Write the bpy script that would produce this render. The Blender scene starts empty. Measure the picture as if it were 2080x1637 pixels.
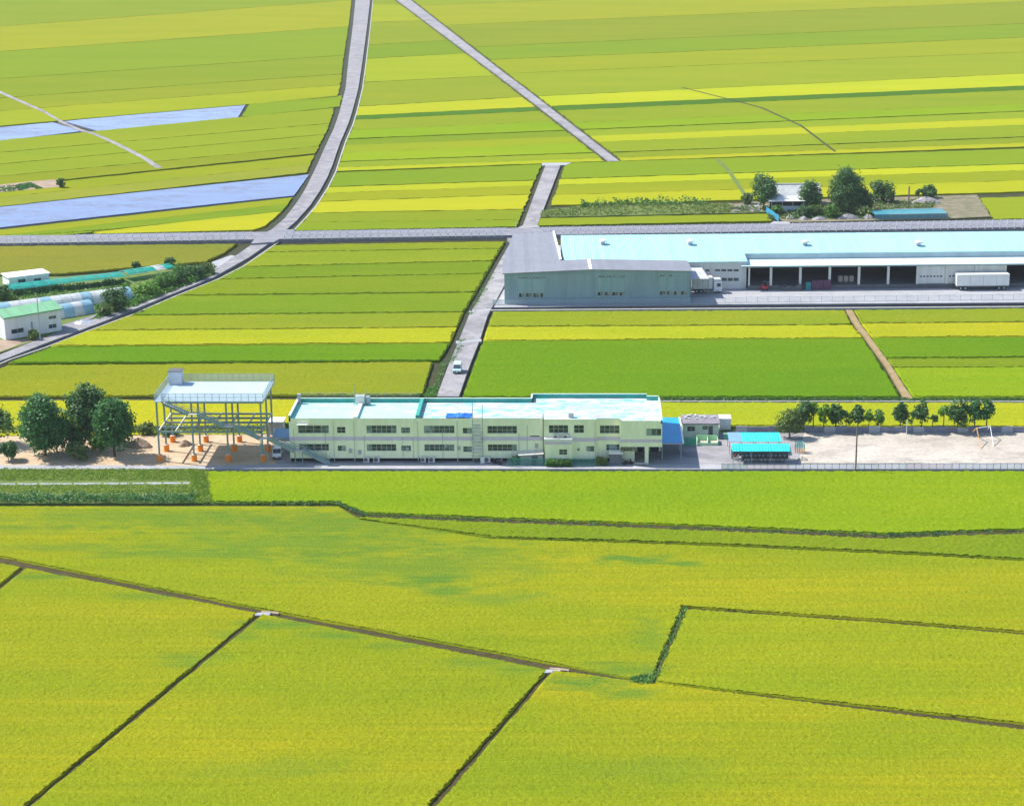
import bpy, math, random
from mathutils import Vector, Matrix
random.seed(7)
C = bpy.context.scene.collection
SC = bpy.context.scene

# ------------------------------------------------------------------ camera
H = 105.0            # flying height in metres
FPX = 4050.0         # focal length in pixels of a 2080 px wide frame
CX, CY = 1200.0, 818.5
PITCH = math.atan((CY + 350.0) / FPX)
cam = bpy.data.cameras.new('camera')
cam.sensor_width = 36.0
cam.lens = FPX / 2080.0 * 36.0
cam.shift_x = (1040.0 - CX) / 2080.0
cam.clip_start = 1.0
cam.clip_end = 20000.0
camo = bpy.data.objects.new('camera', cam)
camo.location = (0, 0, H)
camo.rotation_euler = (math.pi / 2 - PITCH, 0, 0)
C.objects.link(camo)
SC.camera = camo

# ------------------------------------------------------------------ light
SUNV = Vector((-8.5, 3.0, 10.6)).normalized()
elev = math.asin(SUNV.z)
sun = bpy.data.lights.new('sun', 'SUN')
sun.energy = 4.75
sun.angle = math.radians(0.5)
sun.color = (1.0, 0.955, 0.88)
suno = bpy.data.objects.new('sun', sun)
suno.rotation_euler = (-SUNV).to_track_quat('-Z', 'Y').to_euler()
suno.location = (-100, 400, 200)
C.objects.link(suno)
w = bpy.data.worlds.new('World')
SC.world = w
w.use_nodes = True
nt = w.node_tree
sky = nt.nodes.new('ShaderNodeTexSky')
sky.sky_type = 'NISHITA'
sky.sun_disc = False
sky.sun_elevation = elev
sky.sun_rotation = math.atan2(SUNV.x, SUNV.y)
sky.air_density = 1.0
sky.dust_density = 0.6
sky.ozone_density = 1.6
bg = nt.nodes['Background']
bg.inputs['Strength'].default_value = 0.138
nt.links.new(sky.outputs[0], bg.inputs[0])
vs = SC.view_settings
vs.view_transform = 'Standard'
vs.look = 'None'
vs.exposure = 0.58
vs.gamma = 1.0
vs.use_curve_mapping = False
SC.cycles.max_bounces = 6
SC.cycles.transparent_max_bounces = 16

# ------------------------------------------------------------------ geometry of the view: pixel of the photograph -> place on the land
def ray(px, py):
    a, b = (px - CX) / FPX, (py - CY) / FPX
    s, c = math.sin(PITCH), math.cos(PITCH)
    return Vector((a, c - b * s, -s - b * c))
def U(px, py, z=0.0):
    d = ray(px, py)
    t = (z - H) / d.z
    return Vector((d.x * t, d.y * t, z))
class Frame:
    """a building's own axes: origin on the ground, turned by deg about the vertical"""
    def __init__(self, o, deg=0.0):
        self.o = Vector((o.x, o.y, 0)); self.r = math.radians(deg)
        self.ex = Vector((math.cos(self.r), math.sin(self.r), 0)); self.ey = Vector((-math.sin(self.r), math.cos(self.r), 0))
    def at(self, px, py, z=0.0):
        q = U(px, py, z) - self.o
        return q.dot(self.ex), q.dot(self.ey)
    def on(self, px, py, c=0.0):
        d = ray(px, py); cam_ = Vector((0, 0, H))
        t = (self.o + self.ey * c - cam_).dot(self.ey) / d.dot(self.ey)
        q = cam_ + d * t
        return (q - self.o).dot(self.ex), q.z
    def X(self, px, py, c=0.0): return self.on(px, py, c)[0]
    def Z(self, px, py, c=0.0): return self.on(px, py, c)[1]
    def world(self, x, y, z=0.0): return self.o + self.ex * x + self.ey * y + Vector((0, 0, z))

# ------------------------------------------------------------------ objects
def tag(o, label=None, cat=None, group=None, kind=None):
    if label: o['label'] = label
    if cat: o['category'] = cat
    if group: o['group'] = group
    if kind: o['kind'] = kind
    return o
def thing(name, label, cat, loc=(0, 0, 0), rot=0.0, group=None):
    o = bpy.data.objects.new(name, None)
    o.empty_display_size = 0.5
    C.objects.link(o)
    o.location = loc; o.rotation_euler = (0, 0, rot)
    return tag(o, label, cat, group)
def link(name, me, parent=None):
    o = bpy.data.objects.new(name, me)
    C.objects.link(o)
    if parent is not None: o.parent = parent
    return o
def copy_tree(o, parent=None):
    c = o.copy(); C.objects.link(c)
    if parent is not None: c.parent = parent
    for ch in list(o.children): copy_tree(ch, c)
    return c

class MB:
    def __init__(self): self.v = []; self.f = []; self.m = []
    def face(self, pts, m=0):
        i = len(self.v); self.v += [tuple(p) for p in pts]; self.f.append(tuple(range(i, i + len(pts)))); self.m.append(m); return self
    def box(self, x0, x1, y0, y1, z0, z1, m=0):
        if x0 > x1: x0, x1 = x1, x0
        if y0 > y1: y0, y1 = y1, y0
        if z0 > z1: z0, z1 = z1, z0
        i = len(self.v)
        self.v += [(x0,y0,z0),(x1,y0,z0),(x1,y1,z0),(x0,y1,z0),(x0,y0,z1),(x1,y0,z1),(x1,y1,z1),(x0,y1,z1)]
        for q in ((0,3,2,1),(4,5,6,7),(0,1,5,4),(1,2,6,5),(2,3,7,6),(3,0,4,7)):
            self.f.append(tuple(i + k for k in q)); self.m.append(m)
        return self
    def bar(self, p, q, wd, hd=None, m=0):
        """square bar from p to q"""
        p, q = Vector(p), Vector(q); d = (q - p).normalized()
        up = Vector((0, 0, 1)) if abs(d.z) < 0.95 else Vector((0, 1, 0))
        s = d.cross(up).normalized() * (wd / 2); u = s.cross(d).normalized() * ((hd or wd) / 2)
        i = len(self.v)
        for e in (p, q):
            for a, b in ((-1,-1),(1,-1),(1,1),(-1,1)): self.v.append(tuple(e + s * a + u * b))
        for k in ((0,1,2,3),(7,6,5,4),(0,4,5,1),(1,5,6,2),(2,6,7,3),(3,7,4,0)):
            self.f.append(tuple(i + j for j in k)); self.m.append(m)
        return self
    def tube(self, p, q, r0, r1=None, n=8, m=0, caps=True):
        p, q = Vector(p), Vector(q); d = (q - p).normalized(); r1 = r0 if r1 is None else r1
        a = d.orthogonal().normalized(); b = d.cross(a)
        i = len(self.v)
        for e, r in ((p, r0), (q, r1)):
            for k in range(n):
                t = 2 * math.pi * k / n
                self.v.append(tuple(e + (a * math.cos(t) + b * math.sin(t)) * r))
        for k in range(n):
            j = (k + 1) % n
            self.f.append((i + k, i + j, i + n + j, i + n + k)); self.m.append(m)
        if caps:
            self.f.append(tuple(i + k for k in range(n - 1, -1, -1))); self.m.append(m)
            self.f.append(tuple(i + n + k for k in range(n))); self.m.append(m)
        return self
    def prism(self, poly, z0, z1, m=0, mtop=None):
        """poly: plan points counter-clockwise; z0/z1 numbers or functions of (x, y)"""
        a = 0.0
        for k in range(len(poly)):
            x0, y0 = poly[k][:2]; x1, y1 = poly[(k + 1) % len(poly)][:2]; a += x0 * y1 - x1 * y0
        if a < 0: poly = poly[::-1]
        F = lambda z, p: z(p[0], p[1]) if callable(z) else z
        n = len(poly); i = len(self.v)
        self.v += [(p[0], p[1], F(z0, p)) for p in poly] + [(p[0], p[1], F(z1, p)) for p in poly]
        self.f.append(tuple(i + k for k in range(n - 1, -1, -1))); self.m.append(m)
        self.f.append(tuple(i + n + k for k in range(n))); self.m.append(m if mtop is None else mtop)
        for k in range(n):
            j = (k + 1) % n
            self.f.append((i + k, i + j, i + n + j, i + n + k)); self.m.append(m)
        return self
    def wall(self, x0, x1, z0, z1, y, holes, depth=0.16, m=0, mr=None):
        """front face (looking to -y) at y with openings (x0,x1,z0,z1) and their reveals"""
        xs = sorted({x0, x1, *[h[0] for h in holes], *[h[1] for h in holes]}); zs = sorted({z0, z1, *[h[2] for h in holes], *[h[3] for h in holes]})
        xs = [x for x in xs if x0 <= x <= x1]; zs = [z for z in zs if z0 <= z <= z1]
        for a, b in zip(xs, xs[1:]):
            for c, d in zip(zs, zs[1:]):
                mx, mz = (a + b) / 2, (c + d) / 2
                if any(h[0] < mx < h[1] and h[2] < mz < h[3] for h in holes): continue
                self.face([(a, y, c), (b, y, c), (b, y, d), (a, y, d)], m)
        for h in holes:
            a, b, c, d = h; e = y + depth; r = m if mr is None else mr
            self.face([(a, y, c), (a, e, c), (b, e, c), (b, y, c)], r); self.face([(a, y, d), (b, y, d), (b, e, d), (a, e, d)], r)
            self.face([(a, y, c), (a, y, d), (a, e, d), (a, e, c)], r); self.face([(b, y, c), (b, e, c), (b, e, d), (b, y, d)], r)
        return self
    def mesh(self, name, mats):
        me = bpy.data.meshes.new(name)
        me.from_pydata(self.v, [], self.f)
        mats = mats if isinstance(mats, (list, tuple)) else [mats]
        for q in mats: me.materials.append(q)
        if len(mats) > 1: me.polygons.foreach_set('material_index', self.m)
        me.update()
        return me
    def build(self, name, mats, parent=None):
        return link(name, self.mesh(name, mats), parent)

# ------------------------------------------------------------------ materials
def nmat(name):
    m = bpy.data.materials.new(name); m.use_nodes = True
    return m, m.node_tree, m.node_tree.nodes['Principled BSDF']
def N(t, typ, **kw):
    n = t.nodes.new('ShaderNode' + typ)
    for k, v in kw.items(): setattr(n, k, v)
    return n
def noise(t, vec, scale, detail=3.0, rough=0.55):
    n = N(t, 'TexNoise'); n.inputs['Scale'].default_value = scale; n.inputs['Detail'].default_value = detail; n.inputs['Roughness'].default_value = rough
    if vec is not None: t.links.new(vec, n.inputs['Vector'])
    return n.outputs['Fac']
def maprange(t, v, a, b, c, d):
    n = N(t, 'MapRange'); t.links.new(v, n.inputs[0])
    for k, q in enumerate((a, b, c, d)): n.inputs[k + 1].default_value = q
    return n.outputs[0]
def math_(t, op, a, b):
    n = N(t, 'Math', operation=op)
    for k, q in enumerate((a, b)):
        if isinstance(q, (int, float)): n.inputs[k].default_value = q
        else: t.links.new(q, n.inputs[k])
    return n.outputs[0]
def mixc(t, fac, a, b, blend='MIX'):
    n = N(t, 'Mix', data_type='RGBA', blend_type=blend)
    if isinstance(fac, (int, float)): n.inputs['Factor'].default_value = fac
    else: t.links.new(fac, n.inputs['Factor'])
    for k, q in (('A', a), ('B', b)):
        s = [i for i in n.inputs if i.name == k and i.type == 'RGBA'][0]
        if isinstance(q, (tuple, list)): s.default_value = (*q[:3], 1)
        else: t.links.new(q, s)
    return [o for o in n.outputs if o.type == 'RGBA'][0]
def scaled(t, vec, s):
    n = N(t, 'Mapping'); n.inputs['Scale'].default_value = s; t.links.new(vec, n.inputs['Vector']); return n.outputs[0]
def position(t): return N(t, 'NewGeometry').outputs['Position']
def bump(t, b, h, dist=0.1, strength=0.5):
    n = N(t, 'Bump'); n.inputs['Distance'].default_value = dist; n.inputs['Strength'].default_value = strength
    t.links.new(h, n.inputs['Height']); t.links.new(n.outputs[0], b.inputs['Normal'])

def paint(name, col, rough=0.6, var=0.18, scale=0.6, metal=0.0, stain=None, spec=0.3, streak=False):
    """painted or bare surface with uneven tone, grime and optional stain colour"""
    m, t, b = nmat(name)
    p = position(t)
    v = scaled(t, p, (1.6, 1.6, 0.25)) if streak else p
    n1 = noise(t, v, scale, 5, 0.62); n2 = noise(t, p, scale * 9, 3)
    f = maprange(t, n1, 0.3, 0.72, 1 - var, 1 + var * 0.5)
    f = math_(t, 'MULTIPLY', f, maprange(t, n2, 0.3, 0.7, 1 - var * 0.35, 1 + var * 0.35))
    c = mixc(t, 1.0, col, f, 'MULTIPLY')
    if stain:
        c = mixc(t, maprange(t, noise(t, v, scale * 1.9, 6, 0.7), 0.54, 0.72, 0, 0.75), c, stain)
    t.links.new(c, b.inputs['Base Color'])
    b.inputs['Roughness'].default_value = rough; b.inputs['Metallic'].default_value = metal; b.inputs['Specular IOR Level'].default_value = spec
    return m
def glass_dark(name, col=(0.02, 0.03, 0.035), rough=0.08):
    m, t, b = nmat(name)
    p = position(t)
    c = mixc(t, maprange(t, noise(t, p, 0.9, 2), 0.4, 0.62, 0, 1), col, (col[0] * 3.2 + 0.02, col[1] * 3.2 + 0.02, col[2] * 3.2 + 0.02))
    t.links.new(c, b.inputs['Base Color'])
    b.inputs['Roughness'].default_value = rough; b.inputs['Specular IOR Level'].default_value = 0.5
    return m
def corrugated(name, col, axis=0, pitch=0.3, rough=0.45, var=0.15, depth=0.03, stain=None, spec=0.4):
    m = paint(name, col, rough, var, 0.35, 0.0, stain, spec)
    t = m.node_tree; b = t.nodes['Principled BSDF']
    tc = N(t, 'TexCoord'); sx = N(t, 'SeparateXYZ'); t.links.new(tc.outputs['Object'], sx.inputs[0])
    s = math_(t, 'SINE', math_(t, 'MULTIPLY', sx.outputs[axis], 2 * math.pi / pitch), 0)
    bump(t, b, s, depth, 0.6)
    wn = N(t, 'TexWhiteNoise', noise_dimensions='1D'); t.links.new(math_(t, 'FLOOR', math_(t, 'DIVIDE', sx.outputs[axis], max(1.1, pitch * 2)), 0), wn.inputs['W'])
    src = b.inputs['Base Color'].links[0].from_socket
    c = mixc(t, 1.0, src, maprange(t, wn.outputs['Value'], 0, 1, .93, 1.05), 'MULTIPLY')
    st = noise(t, scaled(t, tc.outputs['Object'], (1.3, .12, .12) if axis == 0 else (.12, 1.3, .12)), 1.0, 5, .65)
    c = mixc(t, maprange(t, st, .52, .74, 0, .38), c, mixc(t, 1.0, c, (.62, .58, .52), 'MULTIPLY'))
    t.links.new(c, b.inputs['Base Color'])
    return m
def leafmat(name, ca, cb, trans=0.25):
    m, t, b = nmat(name)
    g = N(t, 'NewGeometry')
    n1 = noise(t, g.outputs['Position'], 0.55, 3)
    f = math_(t, 'ADD', math_(t, 'MULTIPLY', g.outputs['Random Per Island'], 0.6), maprange(t, n1, 0.3, 0.7, 0, 0.5))
    c = mixc(t, f, ca, cb)
    t.links.new(c, b.inputs['Base Color']); b.inputs['Roughness'].default_value = 0.5; b.inputs['Specular IOR Level'].default_value = 0.25
    tr = N(t, 'BsdfTranslucent'); t.links.new(mixc(t, 1.0, c, (1.0, 1.25, 0.5), 'MULTIPLY'), tr.inputs['Color'])
    mx = N(t, 'MixShader'); mx.inputs[0].default_value = trans
    t.links.new(b.outputs[0], mx.inputs[1]); t.links.new(tr.outputs[0], mx.inputs[2])
    t.links.new(mx.outputs[0], t.nodes['Material Output'].inputs['Surface'])
    return m

def rice_material(name, patches=(), amp=1.0):
    """ripening rice: colour of the plot from the object, grain of the ears, rows and slow drift of ripeness; patches = greener or lodged spots (x, y, rx, ry, strength)"""
    m, t, b = nmat(name)
    p = position(t)
    oi = N(t, 'ObjectInfo')
    rot = N(t, 'VectorMath', operation='ADD'); t.links.new(p, rot.inputs[0])
    loc = N(t, 'CombineXYZ'); t.links.new(math_(t, 'MULTIPLY', oi.outputs['Random'], 300.0), loc.inputs[0]); t.links.new(loc.outputs[0], rot.inputs[1])
    q = rot.outputs[0]
    drift = noise(t, scaled(t, q, (0.012, 0.04, 0.04)), 1.0, 5, 0.6)
    streak = noise(t, scaled(t, q, (0.02, 0.55, 0.2)), 1.0, 4, 0.6)
    blot = noise(t, q, 0.22, 4, 0.65)
    grain = noise(t, scaled(t, p, (1, 0.8, 1)), 2.3, 3, 0.7)
    grain2 = noise(t, scaled(t, p, (1, 0.7, 1)), 7.0, 2, 0.6)
    c = oi.outputs['Color']
    green = mixc(t, 1.0, c, (0.62, 0.86, 0.9), 'MULTIPLY')
    ripe = mixc(t, 1.0, c, (1.16, 1.06, 0.95), 'MULTIPLY')
    c1 = mixc(t, maprange(t, drift, 0.36, 0.64, 0.5 - 0.5 * amp, 0.5 + 0.5 * amp), green, ripe)
    c1 = mixc(t, maprange(t, streak, 0.35, 0.66, 0.0, 0.55 * amp), c1, green)
    c1 = mixc(t, maprange(t, blot, 0.40, 0.68, 0.35, 0.0), c1, mixc(t, 1.0, c, (0.8, 0.92, 0.8), 'MULTIPLY'))
    for (x, y, rx, ry, s) in patches:
        d = N(t, 'VectorMath', operation='SUBTRACT'); t.links.new(p, d.inputs[0]); d.inputs[1].default_value = (x, y, 0)
        l = N(t, 'VectorMath', operation='LENGTH'); t.links.new(scaled(t, d.outputs[0], (1 / rx, 1 / ry, 0)), l.inputs[0])
        f = math_(t, 'SUBTRACT', 1.0, l.outputs['Value'])
        f = math_(t, 'ADD', f, maprange(t, noise(t, scaled(t, p, (0.16, 0.42, 0.2)), 1.0, 9, 0.8), 0.28, 0.72, -0.95, 0.7))
        c1 = mixc(t, maprange(t, f, -0.1, 0.65, 0, s), c1, (0.1, 0.19, 0.02))
    f = math_(t, 'MULTIPLY', maprange(t, grain, 0.3, 0.7, 0.86, 1.12), maprange(t, grain2, 0.3, 0.7, 0.8, 1.16))
    rows = noise(t, scaled(t, p, (0.03, 1.7, 0.2)), 1.0, 3, 0.6); speck = noise(t, scaled(t, p, (1.0, 0.8, 1)), 3.1, 1, 0.5)
    f = math_(t, 'MULTIPLY', f, math_(t, 'MULTIPLY', maprange(t, rows, 0.3, 0.7, 1 - .09 * amp, 1 + .06 * amp), maprange(t, speck, 0.66, 0.78, 1.0, 0.72)))
    c1 = mixc(t, 1.0, c1, f, 'MULTIPLY')
    t.links.new(c1, b.inputs['Base Color'])
    b.inputs['Roughness'].default_value = 0.9; b.inputs['Specular IOR Level'].default_value = 0.02
    hgt = math_(t, 'ADD', grain, math_(t, 'MULTIPLY', grain2, 0.5))
    bump(t, b, hgt, 0.25, 0.7)
    return m

def ground_mat(name, ca, cb, scale=0.35, rough=0.9, cc=None, bm=0.05):
    m, t, b = nmat(name)
    p = position(t)
    c = mixc(t, maprange(t, noise(t, p, scale, 6, 0.65), 0.36, 0.64, 0, 1), ca, cb)
    if cc: c = mixc(t, maprange(t, noise(t, scaled(t, p, (0.5, 1.2, 1)), scale * 2.3, 5, 0.7), 0.52, 0.68, 0, 0.85), c, cc)
    n2 = noise(t, p, scale * 14, 4, 0.7)
    c = mixc(t, 1.0, c, maprange(t, n2, 0.3, 0.7, 0.8, 1.15), 'MULTIPLY')
    t.links.new(c, b.inputs['Base Color']); b.inputs['Roughness'].default_value = rough; b.inputs['Specular IOR Level'].default_value = 0.2
    bump(t, b, n2, bm, 0.6)
    return m

# leaf scatter -------------------------------------------------------------
def leaf(mb, c, n, s, rnd):
    n = n.normalized(); a = n.orthogonal().normalized(); b = n.cross(a)
    th = rnd.uniform(0, 6.283); u = (a * math.cos(th) + b * math.sin(th)) * s; v = n.cross(u) * rnd.uniform(0.55, 0.9)
    mb.face([c - u - v * 0.4, c + v * -1.0, c + u - v * 0.2, c + u * 0.3 + v])
def rdir(rnd):
    z = rnd.uniform(-1, 1); t = rnd.uniform(0, 6.283); r = math.sqrt(1 - z * z)
    return Vector((r * math.cos(t), r * math.sin(t), z))
def crown_mesh(name, mat, lobes, n, s, seed, clump=0.55):
    """lobes: (x, y, z, rx, ry, rz); leaves sit in twig clumps spread through every lobe"""
    rnd = random.Random(seed); mb = MB()
    wts = [l[3] * l[4] + l[5] * l[3] for l in lobes]
    per = 9
    for k in range(n // per):
        l = rnd.choices(lobes, wts)[0]
        d = rdir(rnd)
        rr = rnd.choice((rnd.uniform(0.78, 1.04), rnd.uniform(0.78, 1.04), rnd.uniform(0.25, 0.85)))
        cc = Vector((l[0] + d.x * l[3] * rr, l[1] + d.y * l[4] * rr, l[2] + d.z * l[5] * rr))
        for q in range(per):
            o = rdir(rnd) * rnd.uniform(0.1, 1.0) * clump
            leaf(mb, cc + o, d * 0.9 + rdir(rnd) * 0.9 + Vector((0, 0, 0.35)), s * rnd.uniform(0.6, 1.25), rnd)
    return mb.mesh(name, mat)
def tree(name, label, px, py, height, width, mats, seed, base=0.25, group=None, shape='round', n=2200, s=0.26, lean=0.0, depth=None):
    """px, py: foot of the trunk in the photograph"""
    rnd = random.Random(seed); L = U(px, py)
    root = thing(name, label, 'tree', L, 0.0, group)
    r = width / 2; zb = height * base; ch = height - zb
    lobes = []
    if shape == 'round':
        for k in range(11):
            a = rnd.uniform(0, 6.283); q = rnd.uniform(0.25, 0.62) * r
            zz = zb + ch * rnd.uniform(0.25, 0.74); rad = r * rnd.uniform(0.36, 0.56)
            lobes.append((math.cos(a) * q, math.sin(a) * q, zz, rad, rad, rad * rnd.uniform(0.75, 1.0)))
        lobes.append((0, 0, zb + ch * 0.5, r * 0.72, r * 0.72, ch * 0.46)); lobes.append((rnd.uniform(-.2, .2) * r, 0, zb + ch * 0.8, r * 0.45, r * 0.45, ch * 0.2))
    elif shape == 'cone':
        for k in range(14):
            f = k / 13; a = rnd.uniform(0, 6.283); q = r * (1 - f) ** 0.8 * rnd.uniform(0.35, 0.6) + 0.1
            rad = r * (0.52 - 0.3 * f)
            lobes.append((math.cos(a) * q, math.sin(a) * q, zb + ch * (0.16 + 0.74 * f), rad, rad, rad * 0.95))
        lobes.append((0, 0, zb + ch * 0.42, r * 0.66, r * 0.66, ch * 0.42))
    elif shape == 'oval':
        for k in range(16):
            f = (k + .5) / 16; a = k * 2.4 + rnd.uniform(-.4, .4); env = math.sin(math.pi * (0.12 + 0.83 * f)) ** .75
            q = r * env * rnd.uniform(0.42, 0.66); rad = r * (0.3 + 0.16 * env)
            lobes.append((math.cos(a) * q, math.sin(a) * q, zb + ch * (0.12 + 0.76 * f), rad, rad, rad * 0.9))
        lobes.append((0, 0, zb + ch * 0.5, r * 0.7, r * 0.7, ch * 0.44))
    elif shape == 'thin':
        for k in range(6):
            a = rnd.uniform(0, 6.283)
            lobes.append((math.cos(a) * r * 0.55, math.sin(a) * r * 0.55, zb + ch * rnd.uniform(0.15, 0.95), r * 0.42, r * 0.42, r * 0.36))
    lobes = [(x + lean * z, y, z, a, b, c) for (x, y, z, a, b, c) in lobes]
    t = MB(); tr = max(0.07, height * 0.018)
    top = Vector((lean * height * 0.75, 0, height * 0.75)); mid = Vector((lean * height * 0.35 + rnd.uniform(-.1, .1), rnd.uniform(-.1, .1), zb + ch * 0.15))
    t.tube((0, 0, -0.1), mid, tr * 1.25, tr * 0.9, 7); t.tube(mid, top, tr * 0.9, tr * 0.25, 6)
    for l in lobes[:9]: t.tube(mid.lerp(top, rnd.uniform(0, .6)), Vector(l[:3]), tr * 0.42, tr * 0.12, 5, caps=False)
    t.build('trunk', mats[1], root)
    link('crown', crown_mesh('crown', mats[0], lobes, n, s, seed + 99, clump=max(0.3, r * 0.2)), root)
    return root
def scrub(name, pts, mat, h, n, s, seed, wid=1.0, kind='stuff'):
    """ground cover or undergrowth along a band: pts = list of (world a, world b) quads sampled along; leaves stand in tufts"""
    rnd = random.Random(seed); mb = MB()
    for k in range(n):
        i = rnd.randrange(len(pts)); A, B, Cc, D = pts[i]
        u, v = rnd.random(), rnd.random()
        g = A.lerp(B, u).lerp(D.lerp(Cc, u), v)
        hh = h * (0.35 + 0.9 * (0.5 + 0.5 * math.sin(g.x * 0.9 + 2 * math.sin(g.y * 0.7 + seed))) * rnd.uniform(0.5, 1.1))
        for q in range(5):
            z = rnd.uniform(0.05, 1) * hh
            leaf(mb, Vector((g.x + rnd.uniform(-.4, .4), g.y + rnd.uniform(-.4, .4), z)), rdir(rnd) + Vector((0, -0.3, 0.6)), s * rnd.uniform(0.6, 1.3), rnd)
    return mb.build(name, mat)
# ================================================================== THE LAND
def lin(c): return tuple(c)
COL = {  # albedo of the rice plots by ripeness
    'Y': (0.383, 0.350, 0.012), 'W': (0.278, 0.274, 0.010), 'O': (0.227, 0.248, 0.012),
    'M': (0.187, 0.235, 0.010), 'L': (0.223, 0.288, 0.007), 'G': (0.125, 0.212, 0.005), 'D': (0.071, 0.142, 0.012), 'T': (0.240, 0.230, 0.025)}
M_rice = rice_material('rice_crop', amp=.6)
M_rice_far = rice_material('rice_crop_far', amp=.32)
def road_mat(name, ca, cb, cc, sl=.22):
    m, t, bb = nmat(name); p = position(t)
    vo = N(t, 'TexVoronoi'); vo.inputs['Scale'].default_value = sl; t.links.new(p, vo.inputs['Vector'])
    hs = N(t, 'SeparateColor'); t.links.new(vo.outputs['Color'], hs.inputs[0])
    c = mixc(t, maprange(t, hs.outputs[0], .15, .85, 0, 1), ca, cb)
    c = mixc(t, maprange(t, noise(t, p, .3, 6, .7), .45, .66, 0, .9), c, cc)
    c = mixc(t, maprange(t, noise(t, p, .07, 4, .6), .4, .62, 0, .5), c, cb)
    n2 = noise(t, p, 4.0, 4, .7); c = mixc(t, 1.0, c, maprange(t, n2, .3, .7, .75, 1.2), 'MULTIPLY')
    t.links.new(c, bb.inputs['Base Color']); bb.inputs['Roughness'].default_value = .9; bb.inputs['Specular IOR Level'].default_value = .15; bump(t, bb, n2, .03, .6)
    return m
M_levee = ground_mat('levee_soil', (0.032, 0.045, 0.012), (0.055, 0.055, 0.022), 0.5, 0.95, (0.085, 0.075, 0.05))
M_weed_ground = ground_mat('weedy_ground', (0.085, 0.15, 0.025), (0.15, 0.195, 0.045), 0.4, 0.95, (0.22, 0.2, 0.12))
M_conc = road_mat('concrete_lane', (0.23, 0.225, 0.245), (0.35, 0.335, 0.345), (0.19, 0.18, 0.175))
M_conc_w = ground_mat('concrete_new', (0.34, 0.345, 0.36), (0.41, 0.41, 0.425), 0.18, 0.8, (0.28, 0.285, 0.31), 0.02)
M_asph = ground_mat('asphalt', (0.2, 0.2, 0.23), (0.26, 0.255, 0.285), 0.3, 0.85, (0.32, 0.31, 0.325), 0.02)
M_sand = ground_mat('sandy_lot', (0.48, 0.35, 0.22), (0.57, 0.44, 0.3), 0.22, 0.95, (0.36, 0.26, 0.17), 0.06)
M_play = ground_mat('playground_sand', (0.42, 0.37, 0.31), (0.55, 0.5, 0.43), 0.09, 0.95, (0.31, 0.28, 0.25), 0.04)
M_brown = ground_mat('brown_track', (0.29, 0.2, 0.1), (0.36, 0.27, 0.15), 0.5, 0.95, (0.13, 0.16, 0.04), 0.08)
M_dirt = ground_mat('bare_earth', (0.3, 0.22, 0.16), (0.4, 0.3, 0.22), 0.3, 0.95, (0.22, 0.19, 0.15), 0.08)
M_mud = ground_mat('ditch_mud', (0.03, 0.04, 0.018), (0.05, 0.055, 0.03), 0.6, 0.8)
M_lip = paint('concrete_lip', (0.42, 0.41, 0.39), 0.8, 0.25, 1.0)

# ground sheet reaching the horizon, half a metre below the tops of the crop
gs = MB()
xs = [-9000, -2500, -900, -400, -200, -100, -50, 0, 50, 100, 200, 400, 900, 2500, 9000]; ys = [-3000, -500, 100, 180, 240, 300, 360, 450, 560, 700, 900, 1300, 2000, 4000, 12000]
for a, b_ in zip(xs, xs[1:]):
    for c, d in zip(ys, ys[1:]): gs.face([(a, c, -0.5), (b_, c, -0.5), (b_, d, -0.5), (a, d, -0.5)])
tag(gs.build('ground', M_levee), kind='structure')

rndF = random.Random(3)
def inset(poly, gaps):
    """shrink a convex plan polygon edge by edge"""
    a = sum(poly[k].x * poly[(k + 1) % len(poly)].y - poly[(k + 1) % len(poly)].x * poly[k].y for k in range(len(poly)))
    if a < 0: poly = poly[::-1]; gaps = (gaps[::-1][1:] + gaps[::-1][:1])
    n = len(poly); L = []
    for k in range(n):
        p, q = poly[k], poly[(k + 1) % n]; d = Vector((q.x - p.x, q.y - p.y)).normalized(); nn = Vector((-d.y, d.x))
        L.append((Vector((p.x, p.y)) + nn * gaps[k], d))
    out = []
    for k in range(n):
        (p, d), (q, e) = L[k - 1], L[k]
        cr = d.x * e.y - d.y * e.x
        if abs(cr) < 1e-5: out.append(q)
        else:
            t = ((q.x - p.x) * e.y - (q.y - p.y) * e.x) / cr
            out.append(p + d * t)
    return out
def slab(name, poly, z0, z1, mat, color=None, jit=0.12, step=2.2, kind='structure', label=None):
    pts = []
    n = len(poly)
    for k in range(n):
        p, q = Vector(poly[k][:2]), Vector(poly[(k + 1) % n][:2]); ln = (q - p).length
        m = max(1, min(160, int(ln / step))); d = (q - p) / max(ln, 1e-6); nn = Vector((-d.y, d.x))
        for i in range(m):
            j = rndF.uniform(-jit, jit) if i else 0
            pts.append(p + (q - p) * (i / m) + nn * j)
    o = MB().prism([tuple(p) for p in pts], z0, z1).build(name, mat)
    if color: o.color = (*color, 1)
    return tag(o, label, kind=kind)
def vary(c, s=0.07):
    k = 1 + rndF.uniform(-s, s)
    return tuple(x * k * (1 + rndF.uniform(-s, s) * 0.5) for x in c)
import numpy as np
def pix_of(x, y):
    s, c = math.sin(PITCH), math.cos(PITCH); d = y * c + H * s; v = -H * c + y * s
    return CX + FPX * x / d, CY - FPX * v / d
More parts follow.
